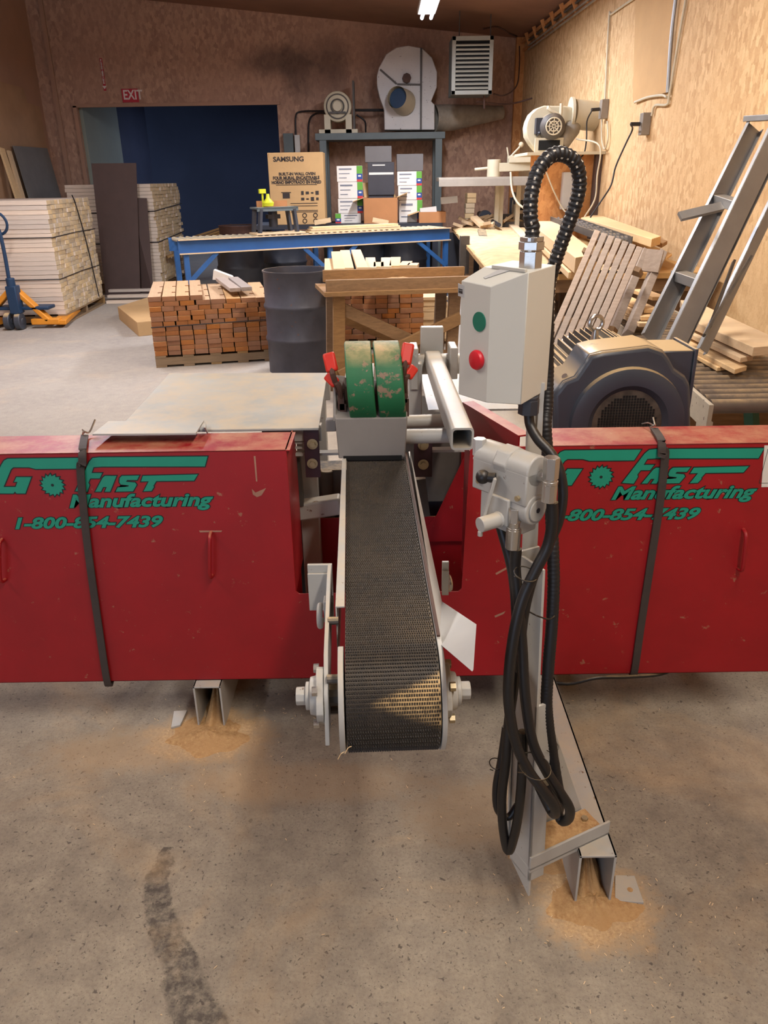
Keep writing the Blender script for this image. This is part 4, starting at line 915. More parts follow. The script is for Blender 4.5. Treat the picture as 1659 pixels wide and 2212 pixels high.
c_ = at(1180, 1900, Z=0); mound(c_.x, c_.y+.06, .07, .06, .01, 'thin sawdust patch left of the right steel foot', 8)
rr = random.Random(5); b = MB()
for i in range(260):
    if i < 120: cx, cy, sp = .5, 1.3, .22
    elif i < 200: cx, cy, sp = -.5, 1.95, .25
    else: cx, cy, sp = 0, 1.4, .9
    x, y = rr.gauss(cx, sp), rr.gauss(cy, sp*.8)
    if y < .55: continue
    a = rr.random()*PI; L = rr.uniform(.003, .009); b.beam((x, y, .001), (x+L*math.cos(a), y+L*math.sin(a), .0025), .0016, .001)
tag(b.build('wood_chips', 'palewood'), 'small wood chips scattered on the concrete floor', 'wood chips', kind='stuff')
b = MB()
for (x, y, Y, a) in ((730, 1640, 1.05, 0), (745, 1628, 1.06, 1)):
    p_ = at(x, y, Y=Y); b.path([p_, p_+Vector((.006, 0, .012)), p_+Vector((.012, 0, .016))], .0008, 5, 4)
tag(b.build('wood_splinter', 'palewood'), 'curled wood splinter hanging at the bottom left of the belt drum', 'splinter')
# ------------------------------------------------------------------ back wall things
YW = WY-.001
def sign_board(px0, px1, py0, py1, Y, name, mat, label, cat='sign', th=.012):
    a, c_ = at(px0, py0, Y=Y), at(px1, py1, Y=Y); b = MB(); b.box(((a.x+c_.x)/2, Y-th/2, (a.z+c_.z)/2), (c_.x-a.x, th, a.z-c_.z)); return tag(b.build(name, mat, bevel=.002), label, cat), a, c_
ex, a, c_ = sign_board(262, 301, 192, 221, YW, 'exit_sign', 'signred', 'red EXIT sign with white letters above the dark opening')
text_mb('EXIT', (a.z-c_.z)*.98, XZ((a.x+.018, YW-.0125, c_.z+.045)), 'signwhite', 'lettering', ex, .004, 0, .001, 'LEFT', .001, .80)
ar, a, c_ = sign_board(215, 230, 126, 196, YW, 'extinguisher_sign', 'signred', 'narrow upright red sign with white lettering and arrow, left of the EXIT sign')
cx_ = (a.x+c_.x)/2; n_ = 16; dz = (a.z-c_.z-.12)/n_
for i, chs in enumerate('FIREEXTINGUISHER'):
    text_mb(chs, dz*1.5, XZ((cx_, YW-.0125, a.z-.02-dz*(i+.85))), 'signwhite', 'lettering', ar, .004, 0, .001, 'CENTER', .001)
b = MB(); z = c_.z; b.prism([(cx_-.035, YW-.013, z+.07), (cx_+.035, YW-.013, z+.07), (cx_, YW-.013, z+.02)], (0, -.001, 0)); b.build('arrow', 'signwhite', ar)
# heater
HY = 12.6; f = [at(978, 78, Y=HY), at(1068, 67, Y=HY), at(1062, 200, Y=HY), at(974, 205, Y=HY)]; hx0, hx1 = (f[0].x+f[3].x)/2, (f[1].x+f[2].x)/2; hz0, hz1 = f[3].z, f[0].z
ht = thing('unit_heater', ((hx0+hx1)/2, HY+.25, hz0), 'grey louvred unit heater hanging from the ceiling in the right back corner', 'heater')
b = MB(); b.box(((hx0+hx1)/2, HY+.28, (hz0+hz1)/2), (hx1-hx0, .5, hz1-hz0)); b.build('heater_casing', 'benchgrey', ht, bevel=.01)
b = MB(); w_ = .055
b.box(((hx0+hx1)/2, HY+.02, hz1-w_/2), (hx1-hx0, .05, w_)); b.box(((hx0+hx1)/2, HY+.02, hz0+w_/2), (hx1-hx0, .05, w_)); b.box((hx0+w_/2, HY+.02, (hz0+hz1)/2), (w_, .05, hz1-hz0)); b.box((hx1-w_/2, HY+.02, (hz0+hz1)/2), (w_, .05, hz1-hz0)); b.build('front_frame', 'heatergrey', ht, bevel=.004)
b = MB(); b.box(((hx0+hx1)/2, HY+.03, (hz0+hz1)/2), (hx1-hx0-.1, .01, hz1-hz0-.1)); b.build('dark_core', 'blackhole', ht)
for k_ in range(11):
    z = hz0+w_+.03+k_*(hz1-hz0-2*w_-.03)/11; b = MB(); b.beam((hx0+w_, HY+.005, z), (hx1-w_, HY+.005, z), .03, .022, (0, -.5, 1)); b.build('louvre', 'heatergrey', ht)
b = MB()
for x in (hx0+.12, hx1-.02): b.cyl((x, HY+.25, hz1), (x, HY+.25, ZF(x)), .008, 6)
b.build('hanging_rod', 'dimmetal', ht)
b = MB(); q = [at(1046, 205, Y=HY+.2), at(1046, 235, Y=HY+.2)]; b.cyl(q[0]+UP*.05, q[1], .016, 8); b.path([at(1030, 219, Y=HY+.2), at(1080, 225, Y=HY+.4), at(1115, 222, Y=13.2), atR(1150, 212, .08)], .012, 8, 5); b.build('gas_pipe', 'orangewood' if 0 else 'rust', ht)
b = MB(); b.path([at(1066, 203, Y=HY+.3), at(1090, 206, Y=13), at(1116, 185, Y=13.4), at(1122, 140, Y=13.8), at(1122, 100, Y=14.0)], .010, 8, 5); b.path([at(1044, 62, Y=HY+.3), at(1075, 58, Y=HY+.6), at(1100, 72, Y=13.3), at(1116, 78, Y=13.8)], .012, 8, 5); tag(b.build('flexible_pipe', 'rust'), 'thin brown pipes running from the hanging heater to the corner', 'pipe')
# grey bench
BY = 13.6; g0, g1 = at(680, 288, Y=BY), at(962, 284, Y=BY); bz = (g0.z+g1.z)/2
gb_ = thing('grey_stand', ((g0.x+g1.x)/2, BY+.35, 0), 'tall grey steel stand carrying the blower against the back wall', 'stand')
b = MB(); b.box(((g0.x+g1.x)/2, BY+.38, bz-.05), (g1.x-g0.x, .76, .10)); b.build('stand_top', 'benchgrey', gb_, bevel=.006)
for x in (g0.x+.12, g1.x-.1):
    for y in (BY+.06, BY+.7): b = MB(); b.box((x, y, (bz-.1)/2), (.11, .09, bz-.1)); b.build('leg', 'benchgrey', gb_, bevel=.005)
# big blower
VY = 13.75; Zp = lambda x, y, Y=VY: at(540+x/2.72, 60+y/2.72, Y=Y)
ol = [(745, 285), (757, 235), (800, 155), (860, 115), (930, 104), (1010, 118), (1070, 175), (1100, 260), (1098, 350), (1065, 432), (1085, 452), (1085, 600), (790, 600), (788, 480), (762, 410), (747, 345)]
P_ = [Zp(*p) for p in ol]
bw = thing('blower', ((P_[0].x+P_[9].x)/2, VY+.3, bz), 'large speckled white scroll blower on the tall grey stand', 'blower')
for p in P_: p.z = max(p.z, bz)
sm = []
b = MB(); b.prism(P_, (0, .42, 0)); b.build('scroll_housing', 'blower', bw, bevel=.012, ang=40)
def zl(b, x0, y0_, x1, y1_, w, d): b.beam(Zp(x0, y0_, VY-.01), Zp(x1, y1_, VY-.01), d, w, (0, 0, 1) if abs(x1-x0) > abs(y1_-y0_) else (1, 0, 0))
b = MB(); zl(b, 1006, 118, 1004, 600, .03, .03); zl(b, 865, 332, 1003, 334, .025, .03); b.beam(Zp(765, 245, VY-.01), Zp(862, 330, VY-.01), .03, .025); b.build('stiffener_bar', 'dimmetal', bw)
b = MB(); u0, u1 = Zp(862, 408, VY-.35), Zp(905, 440, VY); b.cyl(u1, u0, .19, 32, .155, cap=False); b.cyl(u1, u0+(u1-u0)*.15, .18, 32, .145, cap=False); b.build('inlet_tube', 'cream', bw)
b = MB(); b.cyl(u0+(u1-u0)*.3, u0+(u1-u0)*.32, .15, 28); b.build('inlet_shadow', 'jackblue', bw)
b = MB(); k0 = Zp(920, 298, VY); b.cyl(k0, k0+Vector((0, -.08, 0)), .07, 8); b.build('shaft_cap', 'rust', bw)
b = MB(); b.cyl(at(938, 256, Y=VY+.2), at(980, 254, Y=VY+.3), .20, 28, .19, cap=False); b.cyl(at(980, 254, Y=VY+.3), at(1085, 243, Y=VY+.5), .19, 28, .10); tag(b.build('duct', 'duct', ang=50), 'dull tapering metal duct right of the big blower', 'duct')
# motor beside it
m0 = at(729, 230, Y=13.7); q = thing('blower_motor', (m0.x, 13.9, bz), 'dusty round motor on the left end of the tall grey stand', 'motor')
b = MB(); b.lathe([(.0001, -.06), (.07, -.06), (.08, -.01), (.15, 0), (.215, .03), (.225, .1), (.215, .4), (.0001, .42)], (m0.x, 13.68, m0.z), (0, 1, 0), 28); b.build('motor_casing', 'cream', q)
for r_ in (.10, .17): b = MB(); b.torus((m0.x, 13.665 if r_ < .15 else 13.69, m0.z), (0, 1, 0), r_, .012, 28, 6); b.build('end_ring', 'dimmetal', q)
b = MB(); b.beam((m0.x-.13, 13.66, m0.z-.09), (m0.x+.13, 13.66, m0.z-.09), .05, .03, (0, 0, 1)); b.build('end_ring', 'dimmetal', q)
b = MB(); b.box((m0.x, 13.95, bz+.03), (.62, .5, .06)); b.box((m0.x-.17, 13.9, (bz+m0.z)/2-.06), (.1, .4, m0.z-bz-.1)); b.box((m0.x+.17, 13.9, (bz+m0.z)/2-.06), (.1, .4, m0.z-bz-.1)); b.build('motor_base', 'cream', q, bevel=.004)
b = MB(); t_ = at(763, 176, Y=13.9); b.box((t_.x, 13.95, (t_.z+bz)/2), (.03, .35, t_.z-bz)); b.build('belt_guard', 'dimmetal', q)
b = MB(); w3 = lambda x, y, Y=YW-.03: at(x, y, Y=Y)
b.path([w3(639, 292), w3(639, 251), w3(652, 241), w3(702, 240, 14.2)], .014, 8, 5); b.path([w3(666, 340), w3(667, 266), w3(681, 246), w3(702, 244, 14.2)], .014, 8, 5); b.path([w3(766, 238, 14.1), w3(829, 238, 14.1)], .02, 8, 0); b.path([w3(770, 248, 14.1), w3(788, 262, 14.1), w3(790, 285, 14.2)], .014, 8, 5)
tag(b.build('conduit', 'plug'), 'black conduits feeding the round motor on the stand', 'conduit')
e_, a, c_ = sign_board(613, 636, 289, 330, YW, 'breaker_box', 'benchgrey', 'grey breaker box on the back wall beside the opening', 'breaker box', .12)
e_, a, c_ = sign_board(637, 650, 292, 330, YW, 'switch_box', 'white', 'small pale switch box beside the grey breaker box', 'switch', .1)
# ------------------------------------------------------------------ pallets and lumber
def pallet(name, loc, rz, w, d, label, h=.12, group=None):
    t = thing(name, loc, label, 'pallet', group, rz); T_ = wm(t)
    for y in (-d/2+.03, 0, d/2-.03) if 1 else ():
        b = MB(); b.box(T_@Vector((0, y, h/2)), (w, .05, h-.04), T_.to_3x3()); b.build('stringer', 'palletwood', t)
    for k_ in range(5):
        x = -w/2+.05+k_*(w-.1)/4
        for z in (h-.01, .01): b = MB(); b.box(T_@Vector((x, 0, z)), (.1, d, .018), T_.to_3x3()); b.build('deck_slat', 'palletwood', t)
    return t
def proto_board(name, L, w, t, mat, label, group, cat='board', notch=False):
    b = MB()
    if notch:
        o_ = [(-L/2, -w/2), (L/2, -w/2), (L/2, w/2)]
        for xn in (L/2-.75, L/2-.28)[::-1] : o_ += [(xn+.03, w/2), (xn+.03, w/2-.035), (xn-.03, w/2-.035), (xn-.03, w/2)]
        o_ += [(-L/2, w/2)]
        b.prism([(x, y, -t/2) for x, y in o_], (0, 0, t))
    else: b.box((0, 0, 0), (L, w, t))
    o_ = b.build(name, mat, None, local=True, smooth=False, bevel=.002)
    return tag(o_, label, cat, group)
def lay(proto, M4, slots, jit, first=[None]):
    for i, (x, y, z, ex) in enumerate(slots):
        o_ = proto if i == 0 else proto.copy()
        if i: COL.objects.link(o_)
        p = M4@Vector((x+random.uniform(-jit, jit), y, z)); o_.location = p; o_.rotation_euler = (0, 0, M4.to_euler().z+random.uniform(-.006, .006)); o_.scale = (1, ex, 1)
# stack 1
s1 = at(145, 700, Z=0); rz = math.radians(-3); S1 = Matrix.Translation((s1.x, s1.y, 0))@Matrix.Rotation(math.atan2(-.09, 1.75)*-1, 4, 'Z')
D1 = 1.72; pc = S1@Vector((-.6, D1/2, 0)); pallet('pallet', pc, S1.to_euler().z, 1.22, D1, 'wooden pallet under the tall pale lumber stack behind the pallet jack')
pr = proto_board('deck_board', 1.2, D1/12-.006, .0500, 'boardpale', 'pale rough deck board in the tall strapped stack behind the pallet jack', 'pale deck boards in the tall stack at the left')
sl = []
for r in range(25):
    for c__ in range(12): sl.append((-.6, D1/12*(c__+.5), .145+.0525*r+random.uniform(-.001, .001), random.choice((1, 1, .96, .9))))
lay(pr, S1, sl, .012)
b = MB()
for z in (.54, 1.02):
    b.path([S1@Vector((-1.2, -.012, z)), S1@Vector((-.3, -.012, z)), S1@Vector((.018, -.012, z)), S1@Vector((.02, D1*.5, z+.01)), S1@Vector((.018, D1+.01, z))], .006, 5, 0)
b.path([S1@Vector((.02, D1*.55, 1.47)), S1@Vector((.022, D1*.60, 1.35)), S1@Vector((.022, D1*.72, .85)), S1@Vector((.022, D1*.82, .14))], .008, 5, 4)
tag(b.build('strapping', 'plug'), 'dark strapping around the tall pale lumber stack', 'strapping')
# stack 2 (behind)
s2 = at(340, 640, Z=0); s2x = at(338, 500, Y=12.7).x; S2 = Matrix.Translation((s2x, 12.7, 0))
pallet('pallet', S2@Vector((-.65, .85, 0)), 0, 1.3, 1.7, 'wooden pallet under the lumber stack behind the brown sheet')
b = MB(); topz = at(385, 396, Y=12.8).z; nr = 28; dz = (topz-.13)/nr
for r in range(nr):
    for c__ in range(10):
        b.box(S2@Vector((-.65+random.uniform(-.02, .02), .17*(c__+.5), .13+dz*(r+.5))), (1.3, .162, dz*.93))
tag(b.build('lumber_stack', 'boardpale', smooth=False), 'pale boards of the stack standing behind the brown sheet', 'boards', kind='stuff')
b = MB()
for z in (.75, 1.2): b.path([S2@Vector((-1.3, -.01, z-.02)), S2@Vector((.02, -.01, z)), S2@Vector((.025, 1.72, z+.06))], .008, 5, 0)
tag(b.build('strapping', 'plug'), 'dark strapping around the stack behind the brown sheet', 'strapping')
# brown sheets
b = MB(); t0, t1 = at(197, 353, Y=12.55), at(294, 352, Y=12.55); q0, q1 = at(228, 637, Z=0), at(303, 636, Z=0); b.prism([q0, q1, t1, t0], (0, .012, 0)); tag(b.build('hardboard_sheet', 'brownsheet'), 'tall dark brown hardboard sheet leaning on the middle lumber stack', 'sheet')
b = MB(); t0, t1 = at(280, 427, Y=12.6), at(317, 428, Y=12.6); q0, q1 = at(290, 633, Z=0), at(331, 635, Z=0); b.prism([q0, q1, t1, t0], (0, .012, 0)); tag(b.build('hardboard_sheet', 'brownsheet'), 'shorter brown hardboard sheet showing right of the tall one', 'sheet')
# orange stack
o1, o2 = at(338, 795, Z=0), at(560, 781, Z=0); ya = math.atan2(o2.y-o1.y, o2.x-o1.x); S3 = Matrix.Translation(o1)@Matrix.Rotation(ya, 4, 'Z'); W3 = 1.12
pallet('pallet', S3@Vector((W3/2, .6, 0)), ya, W3, 1.2, 'dark pallet under the near stack of orange-ended stringers', .11)
# boards run in depth; build along local x then rotate by 90 degrees
pr = proto_board('notched_stringer', 1.2, W3/9-.005, .0430, 'orangewood', 'orange-brown notched stringer in the low stack left of the steel drum', 'notched stringers stacked left of the drum', 'board', True)
S3r = S3@Matrix.Rotation(-PI/2, 4, 'Z')   # local x -> toward viewer
sl = []
for r in range(12):
    ncol = random.choice((9, 8, 9, 10)) if r < 11 else 9
    for c__ in range(ncol if r < 11 else 4): sl.append((-.6, W3/ncol*(c__+.5), .132+.0452*r, 9/ncol*random.choice((1, 1, .97, .94))))
lay(pr, S3r, sl, .014)
ztop = .132+.0452*11.5
b = MB(); b.path([S3@Vector((-.0, -.018, .38)), S3@Vector((W3, -.018, .40))], .005, 5, 0); tag(b.build('strapping', 'plug'), 'thin strap across the front of the orange-ended stack', 'strapping')
for i in range(2):
    b = MB(); p = S3@Vector((.80+.11*i, .08+.03*i, ztop+.02)); p2 = S3@Vector((.70+.13*i, 1.0, ztop+.02)); b.beam(p, p2, .10, .035); tag(b.build('grey_board', 'greywood', bevel=.002), ['weathered board on the orange-ended stack, the left of two', 'weathered board on the orange-ended stack, beside the drum'][i], 'board')
b = MB(); p = S3@Vector((.62, 1.15, ztop)); b.hexa([p, p+Vector((.22, 0, 0)), p+Vector((.22, .1, 0)), p+Vector((0, .1, 0))], [p+Vector((.02, 0, .1)), p+Vector((.2, 0, .03)), p+Vector((.2, .1, .03)), p+Vector((.02, .1, .1))]); tag(b.build('foam_tray', 'paper'), 'small white tray at the back edge of the orange-ended stack', 'tray')
# flat carton on floor
b = MB(); c0, c1, c2 = at(268, 700, Z=0), at(300, 727, Z=0), at(322, 722, Z=0); Hh = .16
cq = [at(300, 727, Z=0), at(345, 722, Z=0), at(345, 660, Z=0), at(258, 690, Z=0)]
b.prism(cq, (0, 0, .16)); tag(b.build('flat_carton', 'cardboard', bevel=.004), 'flat brown carton lying on the floor left of the orange-ended stack', 'carton')
for i in range(3):
    b = MB(); p = at(232+i*3, 655-i*7, Z=0); b.beam((p.x, p.y, .018+.036*i), (p.x+.9, p.y+.05, .018+.036*i), .1, .035); tag(b.build('loose_board', 'boardpale'), ['bottom', 'middle', 'top'][i]+' pale board lying flat in front of the brown sheet', 'board')
# ------------------------------------------------------------------ steel drums
def drum(name, c, r, h, label, mat, lidded=False):
    b = MB(); pf = [(.0001, .02), (r-.01, .02), (r, .0), (r, .02)]
    for zz in (.0, ): pass
    def rib(z): return [(r, z-.03), (r+.012, z-.012), (r+.014, z), (r+.012, z+.012), (r, z+.03)]
    pf += rib(h*.34)+rib(h*.66)+[(r, h-.02), (r+.008, h-.012), (r+.008, h), (r-.004, h), (r-.006, h-.02)]
    pf += [(.0001, h-.02)] if lidded else [(r-.008, .03), (.0001, .03)]
    b.lathe(pf, c, UP, 48); return tag(b.build(name, mat, ang=50), label, 'drum')
bd = at(632, 590, Z=.89); drum('steel_drum', (bd.x-.0, bd.y+.30, 0), .293, .89, 'open dark steel drum standing in the middle behind the white table plate', 'drumsteel')
for i, (x, y, Y, lb) in enumerate(((520, 560, 10.6, 'dark drum under the left half of the blue roller bench'), (615, 560, 11.3, 'dark drum under the middle of the blue bench, behind the open drum'), (790, 560, 11.5, 'dark drum under the blue bench behind the wood blocks'), (875, 560, 11.4, 'dark drum under the right end of the blue bench'), (515, 470, 12.3, 'brown-lidded drum in the gloom of the opening'))):
    p = at(x, y, Y=Y); drum('steel_drum', (p.x, Y, 0), .3, .86 if i < 4 else 1.0, lb, 'motordark' if i < 4 else 'rust', True)
b = MB(); p = at(425, 470, Y=13.2)
for i in range(5): b.beam((p.x-.5+.1*i, 13+.1*i, .5+.07*i), (p.x+.3+.05*i, 13.4, .75+.05*i), .12, .03)
tag(b.build('scrap_pile', 'palletwood'), 'dim pile of scrap wood inside the opening', 'wood', kind='stuff')
# ------------------------------------------------------------------ pallet jack
j = at(35, 712, Z=0); JY = j.y
pj = thing('pallet_jack', (j.x, JY, 0), 'orange and blue pallet jack in front of the tall pale stack, at the left edge', 'pallet jack')
jp = lambda x, y, Y=0.: at(x, y, Y=JY+Y)
for x in (20, 43):
    c_ = jp(x, 694); b = MB(); b.cyl((c_.x-.035, JY, .10), (c_.x+.035, JY, .10), .10, 28); b.cyl((c_.x-.04, JY, .10), (c_.x+.04, JY, .10), .035, 14); b.build('wheel', 'motor', pj, bevel=.008)
b = MB(); c_ = jp(31, 650); b.box((c_.x, JY+.02, .35), (.12, .14, .32)); b.cyl((c_.x, JY, .18), (c_.x, JY, .6), .05, 14); b.box((c_.x+.06, JY+.15, .24), (.62, .22, .04)); b.build('pump_body', 'jackblue', pj, bevel=.01)
b = MB(); b.path([jp(25, 640), jp(12, 560), jp(0, 505), jp(-8, 490)], .022, 10, 4); b.torus(jp(-10, 482), (0, 1, .2), .13, .016, 26, 8); b.build('pump_handle', 'jackblue', pj)
b = MB(); b.beam(jp(18, 628, .1), jp(38, 628, .1), .14, .07); b.beam(jp(36, 628, .1), jp(108, 692, .1), .12, .06); b.beam(jp(22, 628, .1), jp(-40, 700, .1), .12, .06); b.build('lift_frame', 'orange', pj, bevel=.012)
b = MB(); p = jp(60, 700, .1)
for sx in (-1, 1):
    x = c_.x+sx*.22+.05; b.hexa([(x-.08+sx*.2, JY+.05, .04), (x+.08+sx*.2, JY+.05, .04), (x+.08, JY+1.1, .04), (x-.08, JY+1.1, .04)], [(x-.08+sx*.2, JY+.05, .1), (x+.08+sx*.2, JY+.05, .1), (x+.08, JY+1.1, .1), (x-.08, JY+1.1, .1)])
b.box((c_.x+.3, JY+.1, .08), (.34, .12, .07)); b.build('fork', 'orange', pj, bevel=.01)
# ------------------------------------------------------------------ blue roller bench
e0, e1 = at(383, 519, Z=.985), at(971, 492, Z=.985); ed = (e1-e0).normalized(); en = Vector((-ed.y, ed.x, 0)); LB = (e1-e0).length
bb_ = thing('roller_bench', (e0+e1)/2-UP*.985+en*.25, 'long blue steel roller bench in the middle distance', 'bench', None, math.atan2(ed.y, ed.x))
bp_ = lambda s, d, z: e0+ed*s+en*d+UP*(z-.985)
RB = Matrix((ed, en, UP)).transposed()
for d in (0, .5):
    b = MB(); b.box(bp_(LB/2, d, .905), (LB, .012, .15), RB); b.box(bp_(LB/2, d-.02 if d == 0 else d+.02, .835), (LB, .05, .01), RB); b.box(bp_(LB/2, d-.02 if d == 0 else d+.02, .98), (LB, .04, .008), RB); b.build('side_rail', 'blue', bb_)
b = MB(); b.box(bp_(LB/2, -.041, .985), (LB, .006, .012), RB); b.box(bp_(LB/2, -.044, .832), (LB, .004, .014), RB); b.build('dusty_edge', 'palewood', bb_)
nR = 44
for i in range(nR):
    s = .06+(LB-.12)*i/(nR-1); b = MB(); b.cyl(bp_(s, .012, .972), bp_(s, .488, .972), .024, 10); b.build('roller', 'cream', bb_)
for s in (.08, LB*.52, LB-.06):
    for d in (.0, .5):
        b = MB(); b.box(bp_(s, d, .415), (.06, .05, .83), RB); b.build('leg', 'blue', bb_)
for s, s2_ in ((.08, .45), (LB*.52, LB*.52-.36), (LB*.52, LB*.52+.36), (LB-.06, LB-.5)): b = MB(); b.beam(bp_(s, -.02, .50), bp_(s2_, -.02, .83), .03, .05); b.build('leg_brace', 'blue', bb_)
b = MB(); r = random.Random(3)
def onb(px, d): # s from pixel at height
    best = None
    for i in range(400):
        s = LB*i/400; q = bp_(s, d, 1.0); rr_ = q-Vector((0, 0, H)); cp, sp = math.cos(PITCH), math.sin(PITCH); dep = rr_.y*cp-rr_.z*sp; x = CX+rr_.x/dep*F+ (-rr_.y*sp-rr_.z*cp)/dep*F*math.sin(ROLL)
        if best is None or abs(x-px) < best[0]: best = (abs(x-px), s)
    return best[1]
for i, (xa_, xb__, d, z, h_) in enumerate(((664, 862, .12, 1.005, .022), (668, 860, .12, 1.03, .02), (672, 855, .14, 1.052, .02))):
    sa, sb = onb(xa_, d), onb(xb__, d); b = MB(); b.box(bp_((sa+sb)/2, d, z), (sb-sa, .14, h_), RB)
    tag(b.build('plank', 'palewood', bevel=.002), ['bottom', 'middle', 'top'][i]+' long pale plank lying on the blue roller bench', 'plank')
sa, sb = onb(547, .15), onb(652, .15); b = MB(); b.box(bp_((sa+sb)/2, .16, 1.008), (sb-sa, .3, .022), RB); tag(b.build('plywood_board', 'palewood', bevel=.003), 'plywood base board under the router table', 'board')
sr = (onb(553, .15)+onb(640, .15))/2; rt = thing('router_table', bp_(sr, .18, 1.02), 'small dark router table with yellow knob on the blue bench', 'router table', None, math.atan2(ed.y, ed.x))
wR_ = onb(640, .15)-onb(553, .15)
b = MB(); b.box(bp_(sr, .18, 1.30), (wR_, .3, .02), RB); b.box(bp_(sr, .04, 1.285), (wR_, .02, .04), RB); b.build('table_top', 'benchgrey', rt)
for sx in (-1, 1):
    for dd in (.06, .3):
        b = MB(); b.beam(bp_(sr+sx*(wR_/2-.05), dd, 1.29), bp_(sr+sx*(wR_/2-.02), dd, 1.02), .03, .09, en); b.build('leg', 'motor', rt)
b = MB(); b.cyl(bp_(sr-.02, .18, 1.08), bp_(sr-.02, .18, 1.28), .055, 16); b.box(bp_(sr-.02, .18, 1.2), (.16, .1, .05), RB); b.build('router_motor', 'motordark', rt)
b = MB(); b.box(bp_(sr+.0, .25, 1.345), (wR_*.75, .02, .07), RB); b.build('fence_board', 'cardbrown', rt)
b = MB(); b.lathe([(.0001, .14), (.018, .14), (.025, .09), (.07, .04), (.06, .0), (.0001, .0)], bp_(sr-.08, .15, 1.32), UP, 20); b.build('yellow_knob', 'yellow', rt)
b = MB(); b.cyl(bp_(sr-.13, .2, 1.31), bp_(sr-.13, .2, 1.5), .012, 8); b.box(bp_(sr-.13, .2, 1.49), (.08, .05, .05), RB); b.build('feather_guide', 'yellow', rt)
# ------------------------------------------------------------------ cartons on a dark workbench
TY = 11.75; tz = 1.02; wb = thing('dark_workbench', (-.45, TY+.45, 0), 'low dark workbench under the cartons behind the blue bench', 'workbench')
b = MB(); b.box((-.45, TY+.42, tz-.03), (2.7, .9, .06)); b.build('bench_top', 'motordark', wb)
for x in (-1.7, .8):
    for y in (TY+.05, TY+.8): b = MB(); b.box((x, y, (tz-.06)/2), (.08, .08, tz-.06)); b.build('leg', 'motordark', wb)
def carton(x0, x1, y0_, y1_, Y, d, mat, name, label, base=None, group=None, cat='carton'):
    a, c_ = at(x0, y0_, Y=Y), at(x1, y1_, Y=Y); z0 = base if base is not None else c_.z
    t = thing(name, ((a.x+c_.x)/2, Y+d/2, z0), label, cat, group)
    b = MB(); b.box(((a.x+c_.x)/2, Y+d/2, (a.z+z0)/2), (c_.x-a.x, d, a.z-z0)); b.build('carton_body', mat, t, bevel=.004); return t, a.x, c_.x, z0, a.z
t, x0, x1, z0, z1 = carton(577, 703, 330, 481, 11.8, .5, 'cardboard', 'appliance_carton', 'large tan oven carton with printed panels behind the blue bench', tz)
Wd, Hd = x1-x0, z1-z0
def wt(s, u, v_, size, mat='ink', off=.0015, sx=1., al='CENTER', par=t, X0=None, Y=11.8, Wd_=None, Hd_=None, Z0=None):
    text_mb(s, size, XZ((x0+u*Wd, 11.8, z0+v_*Hd)), mat, 'lettering', par, off, 0, .0005, al, .002, sx)
wt('SAMSUNG', .10, .88, .085, off=.003, al='LEFT', sx=1.1); wt('BUILT-IN WALL OVEN', .52, .69, .052, off=.0025, sx=1.0); wt('FOUR MURAL ENCASTRABLE', .50, .635, .055, off=.003, sx=.92); wt('HORNO EMPOTRADO EN PARED', .50, .575, .052, off=.003, sx=.9)
b = MB(); F3 = lambda u, v_: Vector((x0+u*Wd, 11.797, z0+v_*Hd))
for v_ in (.625, .56, .30, .265, .20, .18): b.box(F3(.62 if v_ < .4 else .5, v_), (Wd*(.5 if v_ < .4 else .75), .002, .008))
b.box(F3(.30, .41), (.10, .002, .07)); b.box(F3(.30, .455), (.14, .002, .01))
for i in range(4):
    for j_ in range(2): b.box(F3(.60+.09*i, .445-.085*j_), (.035+.01*((i+j_) % 2), .002, .05-.015*((i+j_) % 3)))
for i in range(2):
    for j_ in range(2): b.torus(F3(.62+.2*i, .13-.08*j_), (0, 1, 0), .028, .006, 12, 4)
b.build('printed_panel', 'ink', t)
b = MB(); b.box((x0+.02, 11.797, z1-.04), (.004, .001, .06)); b.build('tape', 'cardbrown', t)
wl = [(727, 783, 358, 392), (730, 784, 393, 428), (730, 784, 429, 460), (724, 780, 461, 482)]; wr_ = [(858, 911, 370, 400), (860, 911, 401, 431), (862, 912, 432, 468)]
ord_ = ['top', 'second', 'third', 'bottom']
